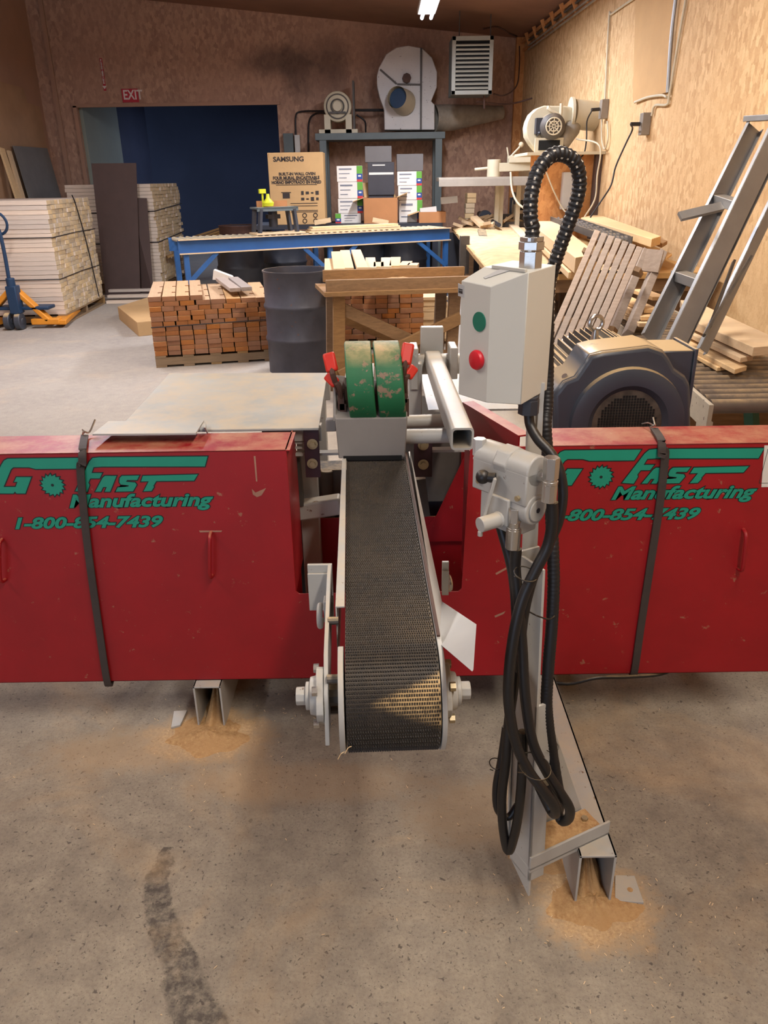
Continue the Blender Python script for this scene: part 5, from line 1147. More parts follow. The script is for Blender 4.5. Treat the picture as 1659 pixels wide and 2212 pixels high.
for si, (lst, nm) in enumerate(((wl, 'left'), (wr_, 'right'))):
    zc = None
    ys = [l[2] for l in lst]+[lst[-1][3]]
    zs = [at(lst[min(i, len(lst)-1)][0], y, Y=12.0).z for i, y in enumerate(ys)]; zs[-1] = tz if si == 0 else tz
    if si == 1: zs = zs[:3]+[zs[3]]
    for i, l in enumerate(lst):
        a, c_ = at(l[0], l[2], Y=12.0), at(l[1], l[3], Y=12.0); zt_, zb_ = zs[i]-.004, zs[i+1]
        if si == 1 and i == 2: zb_ = tz
        t = thing('white_carton', ((a.x+c_.x)/2, 12.15, zb_), ord_[i]+' white carton with green, blue and red corner label in the '+nm+' column', 'carton', 'white cartons in the %s column' % nm)
        b = MB(); b.box(((a.x+c_.x)/2, 12.15, (zt_+zb_)/2), (c_.x-a.x, .3, zt_-zb_)); b.build('carton_body', 'paper', t, bevel=.003)
        hh = (zt_-zb_); w_ = (c_.x-a.x)*.22; lx = c_.x-w_/2 if not (si == 0 and i == 3) else a.x+w_/2
        for m_, v0, v1 in (('labelgreen', .5, 1.), ('labelblue', .14, .5), ('labelred', .0, .14)): b = MB(); b.box((lx, 11.998, zb_+hh*(v0+v1)/2), (w_, .003, hh*(v1-v0)*.97)); b.build('corner_label', m_, t)
        b = MB(); b.box((lx, 11.996, zb_+hh*.36), (w_*.5, .002, .02)); b.build('label_mark', 'paper', t)
        b = MB(); bx_ = a.x+.03 if not (si == 0 and i == 3) else a.x+w_+.05
        for vv, ww in ((.8, .5), (.52, .42), (.25, .3)): b.box((bx_+(c_.x-a.x)*.5*ww, 11.998, zb_+hh*vv), ((c_.x-a.x)*ww, .002, hh*(.1 if vv > .7 else .05)))
        b.build('printed_line', 'greyink', t)
carton(788, 846, 316, 350, 12.1, .35, 'greybox', 'grey_carton', 'grey carton topping the middle column of boxes')
t, *_ = carton(794, 852, 351, 421, 12.1, .35, 'darkbox', 'dark_carton', 'dark printed carton in the middle column below the grey one')
b = MB(); a, c_ = at(797, 372, Y=12.097), at(850, 380, Y=12.097); b.box(((a.x+c_.x)/2, 12.097, a.z-.02), (c_.x-a.x, .004, .03)); a = at(800, 357, Y=12.097); b.box((a.x+.12, 12.097, a.z), (.18, .004, .015)); b.build('print_band', 'paper', t)
carton(796, 850, 422, 482, 12.12, .3, 'darkbox', 'dark_carton', 'dark carton at the bottom of the middle column, mostly hidden', tz)
carton(857, 914, 333, 369, 12.0, .3, 'greybox', 'grey_carton', 'grey carton on top of the right white column')
def opencarton(x0_, x1_, y0_, y1_, Y, d, mat, name, label, base, flaps):
    a, c_ = at(x0_, y0_, Y=Y), at(x1_, y1_, Y=Y); w = c_.x-a.x; cx_ = (a.x+c_.x)/2; z1_ = a.z; t = thing(name, (cx_, Y+d/2, base), label, 'carton')
    b = MB(); h_ = z1_-base
    b.box((cx_, Y, base+h_/2), (w, .01, h_)); b.box((cx_, Y+d, base+h_/2), (w, .01, h_)); b.box((a.x, Y+d/2, base+h_/2), (.01, d, h_)); b.box((c_.x, Y+d/2, base+h_/2), (.01, d, h_)); b.box((cx_, Y+d/2, base+.01), (w, d, .01)); b.build('carton_body', mat, t)
    for fl in flaps:
        b = MB()
        if fl == 'f': b.beam((a.x, Y, z1_), (c_.x, Y, z1_), .006, .12, (0, -1, .4)); 
        if fl == 'l': b.prism([(a.x, Y, z1_), (a.x, Y+d, z1_), (a.x-.16, Y+d, z1_-.05), (a.x-.16, Y, z1_-.05)], (0, 0, .006))
        if fl == 'r': b.prism([(c_.x, Y, z1_), (c_.x, Y+d, z1_), (c_.x+.15, Y+d, z1_+.06), (c_.x+.15, Y, z1_+.06)], (0, 0, .006))
        if fl == 'b': b.prism([(a.x, Y+d, z1_), (c_.x, Y+d, z1_), (c_.x-.12, Y+d+.1, z1_+.2), (a.x-.02, Y+d+.1, z1_+.2)], (0, .006, 0))
        b.build('flap', 'cardboard', t)
    return t
opencarton(786, 858, 428, 482, 11.8, .36, 'cardbrown', 'open_carton', 'open brown carton with raised flaps in front of the dark boxes', tz, 'lrb')
t = opencarton(906, 962, 458, 484, 11.75, .3, 'cardbrown', 'open_carton', 'small open carton holding cans near the sawdust table', tz, 'l')
for i, x in enumerate((918, 932, 946)):
    p = at(x, 462, Y=11.85); b = MB(); b.cyl((p.x, 11.85, tz+.02), (p.x, 11.85, p.z+.01), .05, 16); tag(b.build('can', 'white' if i != 1 else 'labelred'), ['left white', 'middle red', 'right white'][i]+' can in the small open carton', 'can')
for i, (x, y, a_) in enumerate(((697, 478, .3), (822, 478, -.4), (925, 455, .2), (970, 432, .15))):
    Y = 11.62 if i < 2 else 11.9; p = at(x, y, Y=Y); b = MB(); dx = Vector((math.cos(a_)*.12, 0, math.sin(a_)*.06)); b.beam(p-dx, p+dx, .09, .06 if i < 2 else .09); 
    tag(b.build('wood_offcut', 'palewood' if i < 2 else 'white'), ['pale offcut in front of the oven carton', 'pale offcut in front of the open carton', 'pale board scrap resting on the small open carton', 'pale scrap board propped beside the grey stand leg'][i], 'offcut')
# ------------------------------------------------------------------ trestle trough
TL, TR = 5.85, 6.05
def tp(px, py, f=None): x_ = px; t_ = (px-703)/(985-703); return at(px, py, Y=TL+(TR-TL)*t_)
tr = thing('wooden_trough_stand', (.1, 6.1, 0), 'rough wooden trough on crossed legs holding cut blocks, behind the clamps', 'stand')
fl, fr = tp(704, 618), tp(1030, 608); td = (fr-fl).normalized(); tn = Vector((-td.y, td.x, 0)).normalized(); RT = Matrix((td, tn, td.cross(tn))).transposed()
fl.z = fr.z = (fl.z+fr.z)/2; L_ = (fr-fl).length; md = (fl+fr)/2
b = MB(); b.box(md, (L_, .04, .085), RT); b.build('front_plank', 'trestle', tr, bevel=.003)
b = MB(); b.box(md+tn*.46+UP*.02+td*.04, (L_, .04, .09), RT); b.build('rear_plank', 'trestle', tr, bevel=.003)
b = MB(); b.box(md+tn*.22-UP*.055, (L_+.04, .56, .03), RT); b.build('trough_floor', 'trestle', tr)
lz = fl.z-.07
for s in (.10, L_-.16):
    for d in (.04, .42):
        b = MB(); p = fl+td*s+tn*d; p.z = lz; e = Vector((p.x-.03, p.y, 0)); b.beam(p, e, .04, .09, td); b.build('leg', 'trestle', tr, bevel=.003)
b = MB(); p = lambda s, z, d: Vector((fl.x+td.x*s+tn.x*d, fl.y+td.y*s+tn.y*d, z))
b.beam(p(.08, .22, -.0), p(L_-.12, .62, -.0), .04, .09); b.build('cross_brace', 'trestle', tr, bevel=.003)
b = MB(); b.beam(p(.12, .72, .06), p(L_-.1, .25, .06), .04, .09); b.build('cross_brace', 'trestle', tr, bevel=.003)
b = MB(); b.beam(p(.12, .62, .44), p(L_-.1, .2, .44), .04, .09); b.build('cross_brace', 'trestle', tr, bevel=.003)
bl_ = [(713, 588, 712, 562), (733, 585, 726, 547), (752, 583, 745, 544), (783, 582, 769, 543), (801, 582, 800, 560), (818, 580, 818, 570), (834, 580, 834, 560), (852, 578, 855, 559), (872, 577, 880, 568), (890, 577, 894, 572)]
nm_ = ['leftmost', 'second from left', 'third from left', 'fourth from left', 'fifth from left', 'sixth from left', 'fourth from right', 'third from right', 'second from right', 'rightmost']
for i, (xa_, ya_, xb__, yb_) in enumerate(bl_):
    h_ = fl.z+.0+ (.03 if yb_ < 550 else 0.); pa = at(xa_, ya_, Z=h_); pb = at(xb__, yb_, Z=h_+(.02 if yb_ < 550 else 0)); b = MB(); 
    b.beam(pa, pb, .096, .035); tag(b.build('pine_block', 'palewood', bevel=.003), nm_[i]+' pale pine block lying in the wooden trough', 'wood block', 'pine blocks in the trough')
b = MB(); vs = []
for i in range(21):
    for j_ in range(5): vs.append(fl+td*(.2+L_*.75*i/20)+tn*(.03+.1*j_)+UP*(-.035+.075*math.exp(-((i-9)/6)**2)*(1-abs(j_-1.5)/3)+random.random()*.006))
b.add(vs, [(i*5+j_, (i+1)*5+j_, (i+1)*5+j_+1, i*5+j_+1) for i in range(20) for j_ in range(4)]); tag(b.build('sawdust_heap', 'sawdust'), 'sawdust lying in the wooden trough', 'sawdust', kind='stuff')
# far stringer stack behind the trestle
f0 = at(752, 757, Z=0); f0 = Vector((-.42, 7.9, 0)); S4 = Matrix.Translation(f0)@Matrix.Rotation(.06, 4, 'Z')
pallet('pallet', S4@Vector((.42, .6, 0)), .06, .86, 1.2, 'pallet under the stringer stack behind the wooden trough', .11)
pr = proto_board('stringer', 1.2, .118, .0475, 'orangewood', 'orange-ended stringer in the stack behind the wooden trough', 'stringers stacked behind the trough')
S4r = S4@Matrix.Rotation(-PI/2, 4, 'Z'); sl = []
for r in range(11):
    nc = random.choice((6, 7, 7))
    for c__ in range(nc): sl.append((-.6, .854/nc*(c__+.5), .135+.05*r, 7/nc*random.choice((1, 1, .95))))
lay(pr, S4r, sl, .012)
b = MB(); p0, p1 = at(912, 640, Y=8.1), at(966, 760, Y=8.1)
for i in range(16):
    z = p1.z*.0+.05+i*(p0.z-.05)/16; b.box(((p0.x+p1.x)/2+random.uniform(-.015, .015), 8.3+random.uniform(-.02, .02), z), (p1.x-p0.x, .35, (p0.z)/16*.92))
tag(b.build('shim_bundle', 'palewood'), 'cream bundle of thin shims standing right of the far stringer stack', 'bundle', kind='stuff')
# ------------------------------------------------------------------ sawdust covered worktable along the right wall
WZ = .93
q0, q1 = at(975, 490, Z=WZ), at(1058, 590, Z=WZ); ks = (q1.x-q0.x)/(q1.y-q0.y)
xlft = lambda y: q0.x+ks*(y-q0.y)
yn, yf = 6.05, 12.2
wt_ = thing('worktable', (1.6, 9, 0), 'long wooden worktable coated in sawdust along the right wall', 'table')
b = MB(); b.prism([(xlft(yn), yn, WZ-.04), (wx(yn)-.06, yn, WZ-.04), (wx(yf)-.06, yf, WZ-.04), (xlft(yf), yf, WZ-.04)], (0, 0, .04)); b.build('table_top', 'sawwood', wt_)
b = MB()
b.beam((xlft(yn)+.12, yn+.1, WZ-.09), (xlft(yf)+.12, yf-.1, WZ-.09), .04, .1); b.beam((xlft(yn)+.1, yn+.06, WZ-.09), (wx(yn)-.1, yn+.06, WZ-.09), .04, .1); b.build('apron', 'trestle', wt_)
for y in (yn+.12, 8., 10., yf-.1):
    for x in (xlft(y)+.12, wx(y)-.2): b = MB(); b.box((x, y, (WZ-.1)/2), (.09, .09, WZ-.1)); b.build('leg', 'trestle', wt_)
b = MB(); b.box((1.7, yf-.3, .45), (1.4, .02, .85)); b.build('back_panel', 'motordark', wt_)
b = MB(); vs = []; n_, m_ = 60, 12; r = random.Random(2)
for i in range(n_+1):
    for j_ in range(m_+1):
        y = yn+.02+(yf-.1-yn)*i/n_; x = xlft(y)+.0+(2.0-xlft(y))*j_/m_
        h_ = WZ+.004+.012*(math.sin(x*9+y*3)*math.sin(y*5+x)+1)+r.random()*.008
        if j_ == 0: h_ = WZ-.004
        vs.append((x+(-.01+.02*r.random() if j_ == 0 else 0), y, h_))
b.add(vs, [(i*(m_+1)+j_, (i+1)*(m_+1)+j_, (i+1)*(m_+1)+j_+1, i*(m_+1)+j_+1) for i in range(n_) for j_ in range(m_)]); tag(b.build('sawdust_layer', 'sawpale'), 'pale sawdust covering the long worktable', 'sawdust', kind='stuff')
b = MB(); b.beam(at(1040, 505, Z=WZ), at(1052, 560, Z=.8), .1, .12); b.box(at(1003, 540, Y=9.)-UP*.05, (.1, .12, .4)); tag(b.build('bench_vise', 'dimmetal'), 'dark clamp and vise hanging under the worktable left edge', 'vise')
def zp(px, py, Z, Y=None): return at(px, py, Z=Z)
# block tower
ty = at(1008, 480, Z=WZ+.01); 
for i in range(6):
    y0_, y1_ = 480-i*12, 468-i*12
    a = at(1016+i*.8, 478-i*12, Y=ty.y-.3); z = WZ+.04+.075*i; b = MB(); b.box((a.x+random.uniform(-.01, .01), ty.y-.1, z), (.14, .26, .07), rotz(-.1+.03*i)); tag(b.build('pine_offcut', 'palewood', bevel=.003), ['lowest', 'second', 'third', 'fourth', 'fifth', 'top'][i]+' block of the little offcut tower on the far worktable', 'wood block', 'offcut tower on the worktable')
b = MB()
for i in range(26):
    x, y = random.uniform(985, 1100), random.uniform(458, 484); p = at(x, y+8, Z=WZ+.04); p.y = min(p.y, 11.9+random.random()*.2); b.box(p+UP*random.uniform(0, .09), (random.uniform(.1, .3), random.uniform(.06, .14), .04), Euler((random.uniform(-.5, .5), random.uniform(-.5, .5), random.uniform(0, 3))).to_matrix())
tag(b.build('offcut_pile', 'palewood'), 'jumbled pale offcuts at the far end of the worktable', 'wood offcuts', kind='stuff')
b = MB(); p0, p1 = at(1036, 462, Z=WZ+.12), at(1078, 486, Z=WZ+.08); b.cyl(p0, p0+(p1-p0)*.45, .045, 14); b.cyl(p0+(p1-p0)*.3, p0+(p1-p0)*.36, .10, 18); b.cyl(p0+(p1-p0)*.45, p1, .028, 10); tag(b.build('angle_grinder', 'motordark'), 'dark angle grinder lying on the worktable sawdust', 'grinder')
ms = at(1112, 492, Z=WZ); t = thing('mitre_saw', ms, 'dusty mitre saw on the worktable left of the looping cable', 'saw')
b = MB(); b.box(ms+Vector((0, .15, .04)), (.42, .3, .08)); b.box(ms+Vector((0, .25, .13)), (.40, .03, .1)); b.build('saw_base', 'dimmetal', t, bevel=.005)
b = MB(); b.cyl(ms+Vector((-.02, .1, .26)), ms+Vector((.02, .1, .26)), .15, 24); b.build('blade_guard', 'cream', t)
b = MB(); b.cyl(ms+Vector((.02, .14, .30)), ms+Vector((.2, .14, .30)), .07, 16); b.path([ms+Vector((0, .2, .35)), ms+Vector((-.02, .05, .46)), ms+Vector((-.03, -.06, .4)), ms+Vector((-.03, -.08, .32))], .02, 8, 5); b.box(ms+Vector((0, .3, .25)), (.08, .1, .3)); b.build('motor_and_handle', 'motordark', t)
# planks on the table
def plank(pts, Z, th, name, mat, label):
    b = MB(); b.prism([at(x, y, Z=Z) for x, y in pts], (0, 0, -th)); return tag(b.build(name, mat, bevel=.004), label, 'plank')
plank([(1140, 478), (1183, 466), (1292, 548), (1243, 556)], WZ+.20, .10, 'thick_plank', 'palewood', 'thick fresh pine beam on the worktable beside the skate wheels')
plank([(1150, 512), (1195, 500), (1280, 582), (1228, 588)], WZ+.09, .045, 'thick_plank', 'palewood', 'pine plank under the thick beam on the worktable')
plank([(1085, 470), (1100, 468), (1152, 520), (1138, 524)], WZ+.05, .04, 'long_stick', 'palewood', 'thin pine stick lying in the sawdust of the worktable')
plank([(1200, 545), (1260, 540), (1275, 575), (1215, 580)], WZ+.04, .04, 'short_plank', 'palewood', 'short pine plank at the near end of the worktable')
plank([(1255, 470), (1290, 462), (1428, 510), (1408, 516)], WZ+.26, .06, 'wall_board', 'palewood', 'long pale board against the right wall above the skate wheels')
plank([(1300, 480), (1325, 476), (1442, 520), (1430, 527)], WZ+.20, .03, 'wall_board', 'trestle', 'darker thin board below the pale one against the right wall')
plank([(1330, 510), (1350, 505), (1452, 548), (1440, 556)], WZ+.10, .02, 'wall_board', 'palewood', 'thin pale board sticking out behind the ladder foot')
# skate wheel conveyor
sw = thing('skate_wheel_conveyor', at(1240, 490, Z=WZ+.15), 'grey skate wheel conveyor section lying on the worktable', 'conveyor')
k0, k1, k2, k3 = at(1175, 468, Z=WZ+.22), at(1200, 460, Z=WZ+.22), at(1365, 520, Z=WZ+.22), at(1318, 520, Z=WZ+.22)
wheel = None
for i in range(15):
    b = MB()
    for j_ in range(5):
        u_, v_ = (i+.5)/15, (j_+.5)/5; p = (k0*(1-u_)+k3*u_)*(1-v_)+(k1*(1-u_)+k2*u_)*v_
        b.cyl(p-Vector((.010, 0, 0)), p+Vector((.010, 0, 0)), .026, 10)
    b.cyl(k0*(1-u_)+k3*u_, k1*(1-u_)+k2*u_, .006, 6); b.build('wheel_row', 'alu', sw)
b = MB(); b.beam(k0, k3, .01, .06); b.beam(k1, k2, .01, .06); b.build('side_frame', 'dimmetal', sw)
# radial arm saw stand
RY = 11.3; r0, r1 = at(948, 388, Y=RY), at(1140, 388, Y=RY)
rs = thing('radial_arm_saw', ((r0.x+r1.x)/2, RY+.3, WZ), 'cream radial arm saw on a long grey shelf in front of the back corner', 'saw')
b = MB(); b.box(((r0.x+r1.x)/2, RY+.25, r0.z), (r1.x-r0.x, .5, .05)); b.box(((r0.x+r1.x)/2, RY-.01, r0.z-.04), (r1.x-r0.x, .03, .10)); b.build('shelf', 'shelfgrey', rs, bevel=.005)
b = MB(); b.box((r1.x-.35, RY+.4, (r0.z+WZ)/2), (.06, .06, r0.z-WZ)); b.box((r0.x+.9, RY+.45, (r0.z+WZ)/2), (.1, .05, r0.z-WZ)); b.box((r1.x-.05, RY+.4, (r0.z+WZ)/2), (.06, .06, r0.z-WZ)); b.build('leg', 'cream', rs)
b = MB(); c_ = at(1066, 372, Y=RY+.2); b.cyl((c_.x, c_.y, r0.z+.02), (c_.x, c_.y, r0.z+.24), .09, 20); b.beam((c_.x, c_.y, r0.z+.14), (c_.x+.62, c_.y+.1, r0.z+.15), .14, .11); b.box((c_.x+.35, c_.y+.05, r0.z+.24), (.3, .2, .09)); b.cyl((c_.x-.26, c_.y, r0.z+.12), (c_.x, c_.y, r0.z+.14), .02, 8); b.build('arm', 'cream', rs, bevel=.008)
b = MB(); p = Vector((c_.x+.2, c_.y, r0.z+.25)); b.cyl(p, p+Vector((.16, 0, .16)), .012, 8); b.sphere(p+Vector((.16, 0, .17)), .035); b.cyl(p, p+Vector((-.03, 0, .14)), .01, 8); b.build('crank', 'cream', rs)
b = MB(); b.path([at(1103, 372, Y=RY), at(1106, 410, Y=RY-.1), at(1118, 438, Y=RY-.3), at(1140, 455, Y=RY-.6)], .014, 8, 5); b.build('cable', 'cream', rs)
# cabinet with dust collector
CY_ = 9.5; c0, c1 = at(1142, 328, Y=CY_), at(1336, 328, Y=CY_); cz_ = (c0.z+c1.z)/2; cx1 = wx(CY_)-.03
cb = thing('chipboard_cabinet', ((c0.x+cx1)/2, CY_+.4, WZ), 'orange chipboard partition and shelf behind the looping cable on the worktable', 'cabinet')
b = MB(); b.box(((c0.x+cx1)/2, CY_+.35, cz_-.015), (cx1-c0.x+.06, .9, .03)); b.build('top_shelf', 'cream', cb)
b = MB(); b.box(((c0.x+cx1)/2+.03, CY_+.12, (cz_+WZ)/2), (cx1-c0.x-.04, .02, cz_-WZ)); b.build('front_panel', 'osbcab', cb)
b = MB(); p = at(1296, 400, Y=CY_); b.box((p.x, CY_+.05, (cz_+WZ)/2), (.14, .1, cz_-WZ)); b.build('dark_post', 'motordark' if 0 else 'brownsheet', cb)
t, X0_, X1_, Z0_, Z1_ = carton(1218, 1245, 372, 452, CY_, .1, 'greyclean', 'electrical_box', 'pale grey upright electrical box on the chipboard partition', None); t['category'] = 'electrical box'; t.children[0].name = 'box_body'
DY = 9.75; dcx = at(1192, 280, Y=DY)
dc = thing('dust_collector', (dcx.x, DY, cz_), 'dust-covered cream blower with round motor on the chipboard shelf', 'blower')
zp3 = lambda x, y, Y=DY: at(1120+x/7.54, 210+y/7.54, Y=Y)
ol = [(120, 500), (140, 400), (200, 270), (300, 180), (420, 135), (560, 140), (760, 140), (880, 165), (880, 390), (800, 395), (740, 460), (700, 620), (640, 740), (600, 880), (300, 880), (200, 760), (130, 640)]
P_ = [zp3(*p) for p in ol]
for p in P_: p.z = max(p.z, cz_)
b = MB(); b.prism(P_, (0, .22, 0)); b.build('scroll_housing', 'cream', dc, bevel=.012, ang=50)
b = MB(); a_, c_ = zp3(880, 275, DY+.1), zp3(1260, 310, DY+.15); c_.x = min(c_.x, wx(DY)-.02); b.cyl(a_, c_, .155, 24); b.cyl(a_-Vector((.03, 0, 0)), a_, .175, 24); b.build('outlet_pipe', 'cream', dc)
b = MB(); b.path([zp3(800, 420, DY+.1), zp3(880, 500, DY+.05), zp3(800, 620, DY), zp3(700, 760, DY)], .09, 14, 5); b.build('flex_hose', 'duct', dc)
b = MB(); m_c = zp3(515, 490, DY-.0); b.lathe([(.0001, .0), (.10, 0), (.135, .03), (.14, .2), (.0001, .2)], m_c+Vector((0, -.2, 0)), (0, 1, 0), 28); mt_ = b.build('collector_motor', 'dimmetal', dc)
b = MB(); b.torus(m_c+Vector((0, -.205, 0)), (0, 1, 0), .05, .008, 18, 6); b.torus(m_c+Vector((0, -.205, 0)), (0, 1, 0), .085, .008, 24, 6)
for k_ in range(4): b.beam(m_c+Vector((.09*math.cos(k_*PI/4), -.205, .09*math.sin(k_*PI/4))), m_c-Vector((.09*math.cos(k_*PI/4), .205, .09*math.sin(k_*PI/4))), .01, .01, (0, 1, 0))
b.build('fan_grille', 'cream', mt_)
b = MB(); p = zp3(505, 750, DY-.15); b.box((p.x, DY-.12, (cz_+zp3(500, 660, DY-.15).z)/2), (.32, .03, zp3(500, 660, DY-.15).z-cz_)); fr_ = b.build('support_frame', 'cream', dc)
b = MB(); b.box((p.x, DY-.138, (cz_+zp3(500, 660, DY-.15).z)/2), (.24, .006, zp3(500, 690, DY-.15).z-cz_-.03)); b.build('support_opening', 'blackhole', fr_)
b = MB(); p = zp3(325, 470, DY-.05); b.box(p, (.07, .1, .16)); b.path([zp3(300, 620, DY-.06), zp3(340, 580, DY-.1), zp3(380, 600, DY-.05)], .015, 8, 4); b.build('switch_block', 'motordark', dc)
b = MB(); b.path([zp3(490, 160, DY-.03), zp3(500, 200, DY-.05), zp3(670, 290, DY-.05), zp3(690, 270, DY-.05), zp3(700, 100, DY-.05)], .018, 8, 4); b.build('bracket_rod', 'cream', dc)
# wall electrics
def outlet(px, py, w, h, label):
    p = atR(px, py, .0); t = MB(); t.box((p.x-.04, p.y, p.z), (.08, w, h)); o_ = tag(t.build('outlet_box', 'outlet', bevel=.006), label, 'outlet'); return p
p1_ = outlet(1312, 236, .10, .19, 'dark outlet box on the right wall, the farther of two'); p2_ = outlet(1402, 268, .10, .19, 'dark outlet box on the right wall, the nearer of two')
def cord(pts, r, name, mat, label, cat): b = MB(); b.path(pts, r, 8, 6); return tag(b.build(name, mat), label, cat)
b = MB(); q = p1_+Vector((-.09, -.02, .0)); b.cyl(q, q+Vector((-.09, 0, -.005)), .018, 10); b.path([q+Vector((-.09, 0, 0)), at(1278, 240, Y=9.4), at(1268, 262, Y=9.5), at(1267, 300, Y=9.5), at(1262, 330, Y=9.5), at(1250, 345, Y=9.45)], .008, 8, 5); tag(b.build('plug_cord', 'plug'), 'black cord plugged into the farther outlet box', 'cord')
b = MB(); q = p2_+Vector((-.09, -.02, .0)); b.cyl(q, q+Vector((-.09, 0, 0)), .018, 10); b.path([q+Vector((-.09, 0, 0)), at(1366, 280, Y=8.2), at(1352, 310, Y=8.2), at(1330, 360, Y=8.2), at(1320, 400, Y=8.1), at(1298, 435, Y=8.0), at(1275, 470, Y=8.0)], .008, 8, 6); tag(b.build('plug_cord', 'plug'), 'black cord hanging from the nearer outlet box to the table', 'cord')
cord([atR(1307, 214, .02), atR(1316, 40, .02), atR(1322, 30, .02), atR(1365, 0, .02), atR(1400, -20, .02)], .011, 'wall_conduit', 'cream', 'cream conduit rising from the farther outlet box', 'conduit')
cord([atR(1300, 258, .03), atR(1300, 300, .03), atR(1306, 322, .03), atR(1313, 300, .03), atR(1312, 262, .03)], .009, 'wall_conduit', 'cream', 'cream cable looping below the farther outlet box', 'conduit')
cord([atR(1485, -20, .02), atR(1467, 80, .02), atR(1446, 205, .02), atR(1440, 226, .02), atR(1415, 228, .02), atR(1408, 250, .02)], .011, 'wall_conduit', 'cream', 'cream conduit bending down to the nearer outlet box', 'conduit')
cord([atR(1462, -20, .03), atR(1452, 60, .03), atR(1447, 120, .03), atR(1442, 200, .03)], .016, 'metal_conduit', 'alu', 'shiny metal conduit along the tan wall panel', 'conduit')
cord([atR(1371, 221, .02), atR(1400, 210, .02), atR(1430, 206, .03), atR(1440, 210, .03)], .012, 'cloth_wrap', 'cream', 'crumpled strip along the bottom of the tan wall panel', 'strip')
for dz_, ms_ in ((0, 'duct'), (.05, 'duct'), (.16, 'rust'), (.12, 'dimmetal')):
    b = MB(); b.path([(wx(13.8)-.05, 13.8, 3.42+dz_), (wx(9)-.05, 9, 3.42+dz_), (wx(2)-.05, 2, 3.42+dz_)], .014, 8, 0); tag(b.build('pipe_run', ms_), {0: 'lowest pipe run along the top of the right wall', .05: 'second pipe run along the top of the right wall', .16: 'highest brown pipe run along the top of the right wall', .12: 'third pipe run along the top of the right wall'}[dz_], 'pipe')
cord([at(1245, 300, Y=9.6), at(1295, 315, Y=9.3), at(1290, 380, Y=9.3), at(1285, 430, Y=9.3), at(1262, 470, Y=9.2)], .009, 'hanging_cable', 'cream', 'pale cable hanging beside the dark post of the partition', 'cable')
cord([at(1180, 372, Y=9.4), at(1195, 410, Y=9.4), at(1215, 450, Y=9.4), at(1228, 462, Y=9.3)], .008, 'hanging_cable', 'cream', 'thin pale cable sloping across the orange partition', 'cable')
# ------------------------------------------------------------------ roller conveyor on the right
RZ = .70; ra, rb2 = at(1530, 868, Z=RZ), at(1345, 706, Z=RZ)
xr0 = lambda y: ra.x+(y-ra.y)*(rb2.x-ra.x)/(rb2.y-ra.y)
rc = thing('roller_conveyor', (2., 4.5, 0), 'grey steel roller conveyor beneath the ladder at the right wall', 'conveyor')
y = ra.y+.03; i = 0
while y < 5.9:
    b = MB(); b.cyl((xr0(y)+.02, y, RZ-.03), (2.13, y, RZ-.03), .032, 16); b.build('roller', 'rollsteel', rc); y += .088
b = MB(); b.beam((xr0(ra.y-.05), ra.y-.05, RZ-.06), (xr0(5.9), 5.9, RZ-.06), .02, .12); b.build('side_frame', 'chipped', rc, bevel=.002); b = MB(); b.beam((2.15, ra.y-.05, RZ-.06), (2.15, 5.9, RZ-.06), .02, .12); b.build('side_frame', 'chipped', rc, bevel=.002)
b = MB()
for yy in (ra.y+.0, 5.2):
    for x in (xr0(yy)+.02, 2.13): b = MB(); b.box((x, yy+.05, (RZ-.1)/2), (.05, .06, RZ-.1)); b.build('leg', 'chipped', rc)
b = MB(); p = at(1622, 880, Y=3.7); b.beam((p.x, 3.7, p.z), (p.x+.06, 3.6, 0.1), .05, .05); b.beam(at(1598, 880, Y=3.9), at(1640, 880, Y=3.9)+Vector((0.3, 0, 0)), .02, .03); tag(b.build('green_brace', 'greendark'), 'green steel brace under the roller conveyor', 'brace')
b = MB(); b.box((2.1, 4.6, .32), (1.2, .02, .6)); tag(b.build('brown_board', 'trestle'), 'brown board standing under the roller conveyor', 'board')
# boards on rollers
def rboard(pts, Z, th, label, mat='palewood'):
    b = MB(); b.prism([at(x, y, Z=Z) for x, y in pts], (0, 0, -th)); tag(b.build('loose_board', mat, bevel=.003), label, 'board')
rboard([(1470, 648), (1500, 650), (1672, 728), (1690, 745), (1628, 750), (1488, 690)], RZ+.15, .045, 'wide pale board on the rollers nearest the right wall')
rboard([(1470, 690), (1500, 694), (1628, 768), (1600, 773), (1480, 716)], RZ+.09, .025, 'narrow pale board second from the right wall on the rollers')
rboard([(1460, 708), (1490, 716), (1614, 790), (1588, 798), (1462, 734)], RZ+.05, .025, 'cracked pale board lowest on the rollers')
rboard([(1490, 760), (1520, 765), (1580, 790), (1550, 794)], RZ+.025, .02, 'short pale board by the motor box on the rollers')
for i, (x0_, y0_, x1_, y1_) in enumerate(((1348, 645, 1408, 672), (1340, 658, 1402, 688), (1338, 672, 1398, 702), (1378, 628, 1425, 645))):
    b = MB(); b.beam(at(x0_, y0_, Z=RZ+.12-.03*i if i < 3 else RZ+.16), at(x1_, y1_, Z=RZ+.12-.03*i if i < 3 else RZ+.16), .1, .025); tag(b.build('loose_board', 'palewood', bevel=.002), ['first', 'second', 'third', 'topmost'][i]+' pale board seen between the slatted panel and the ladder', 'board')
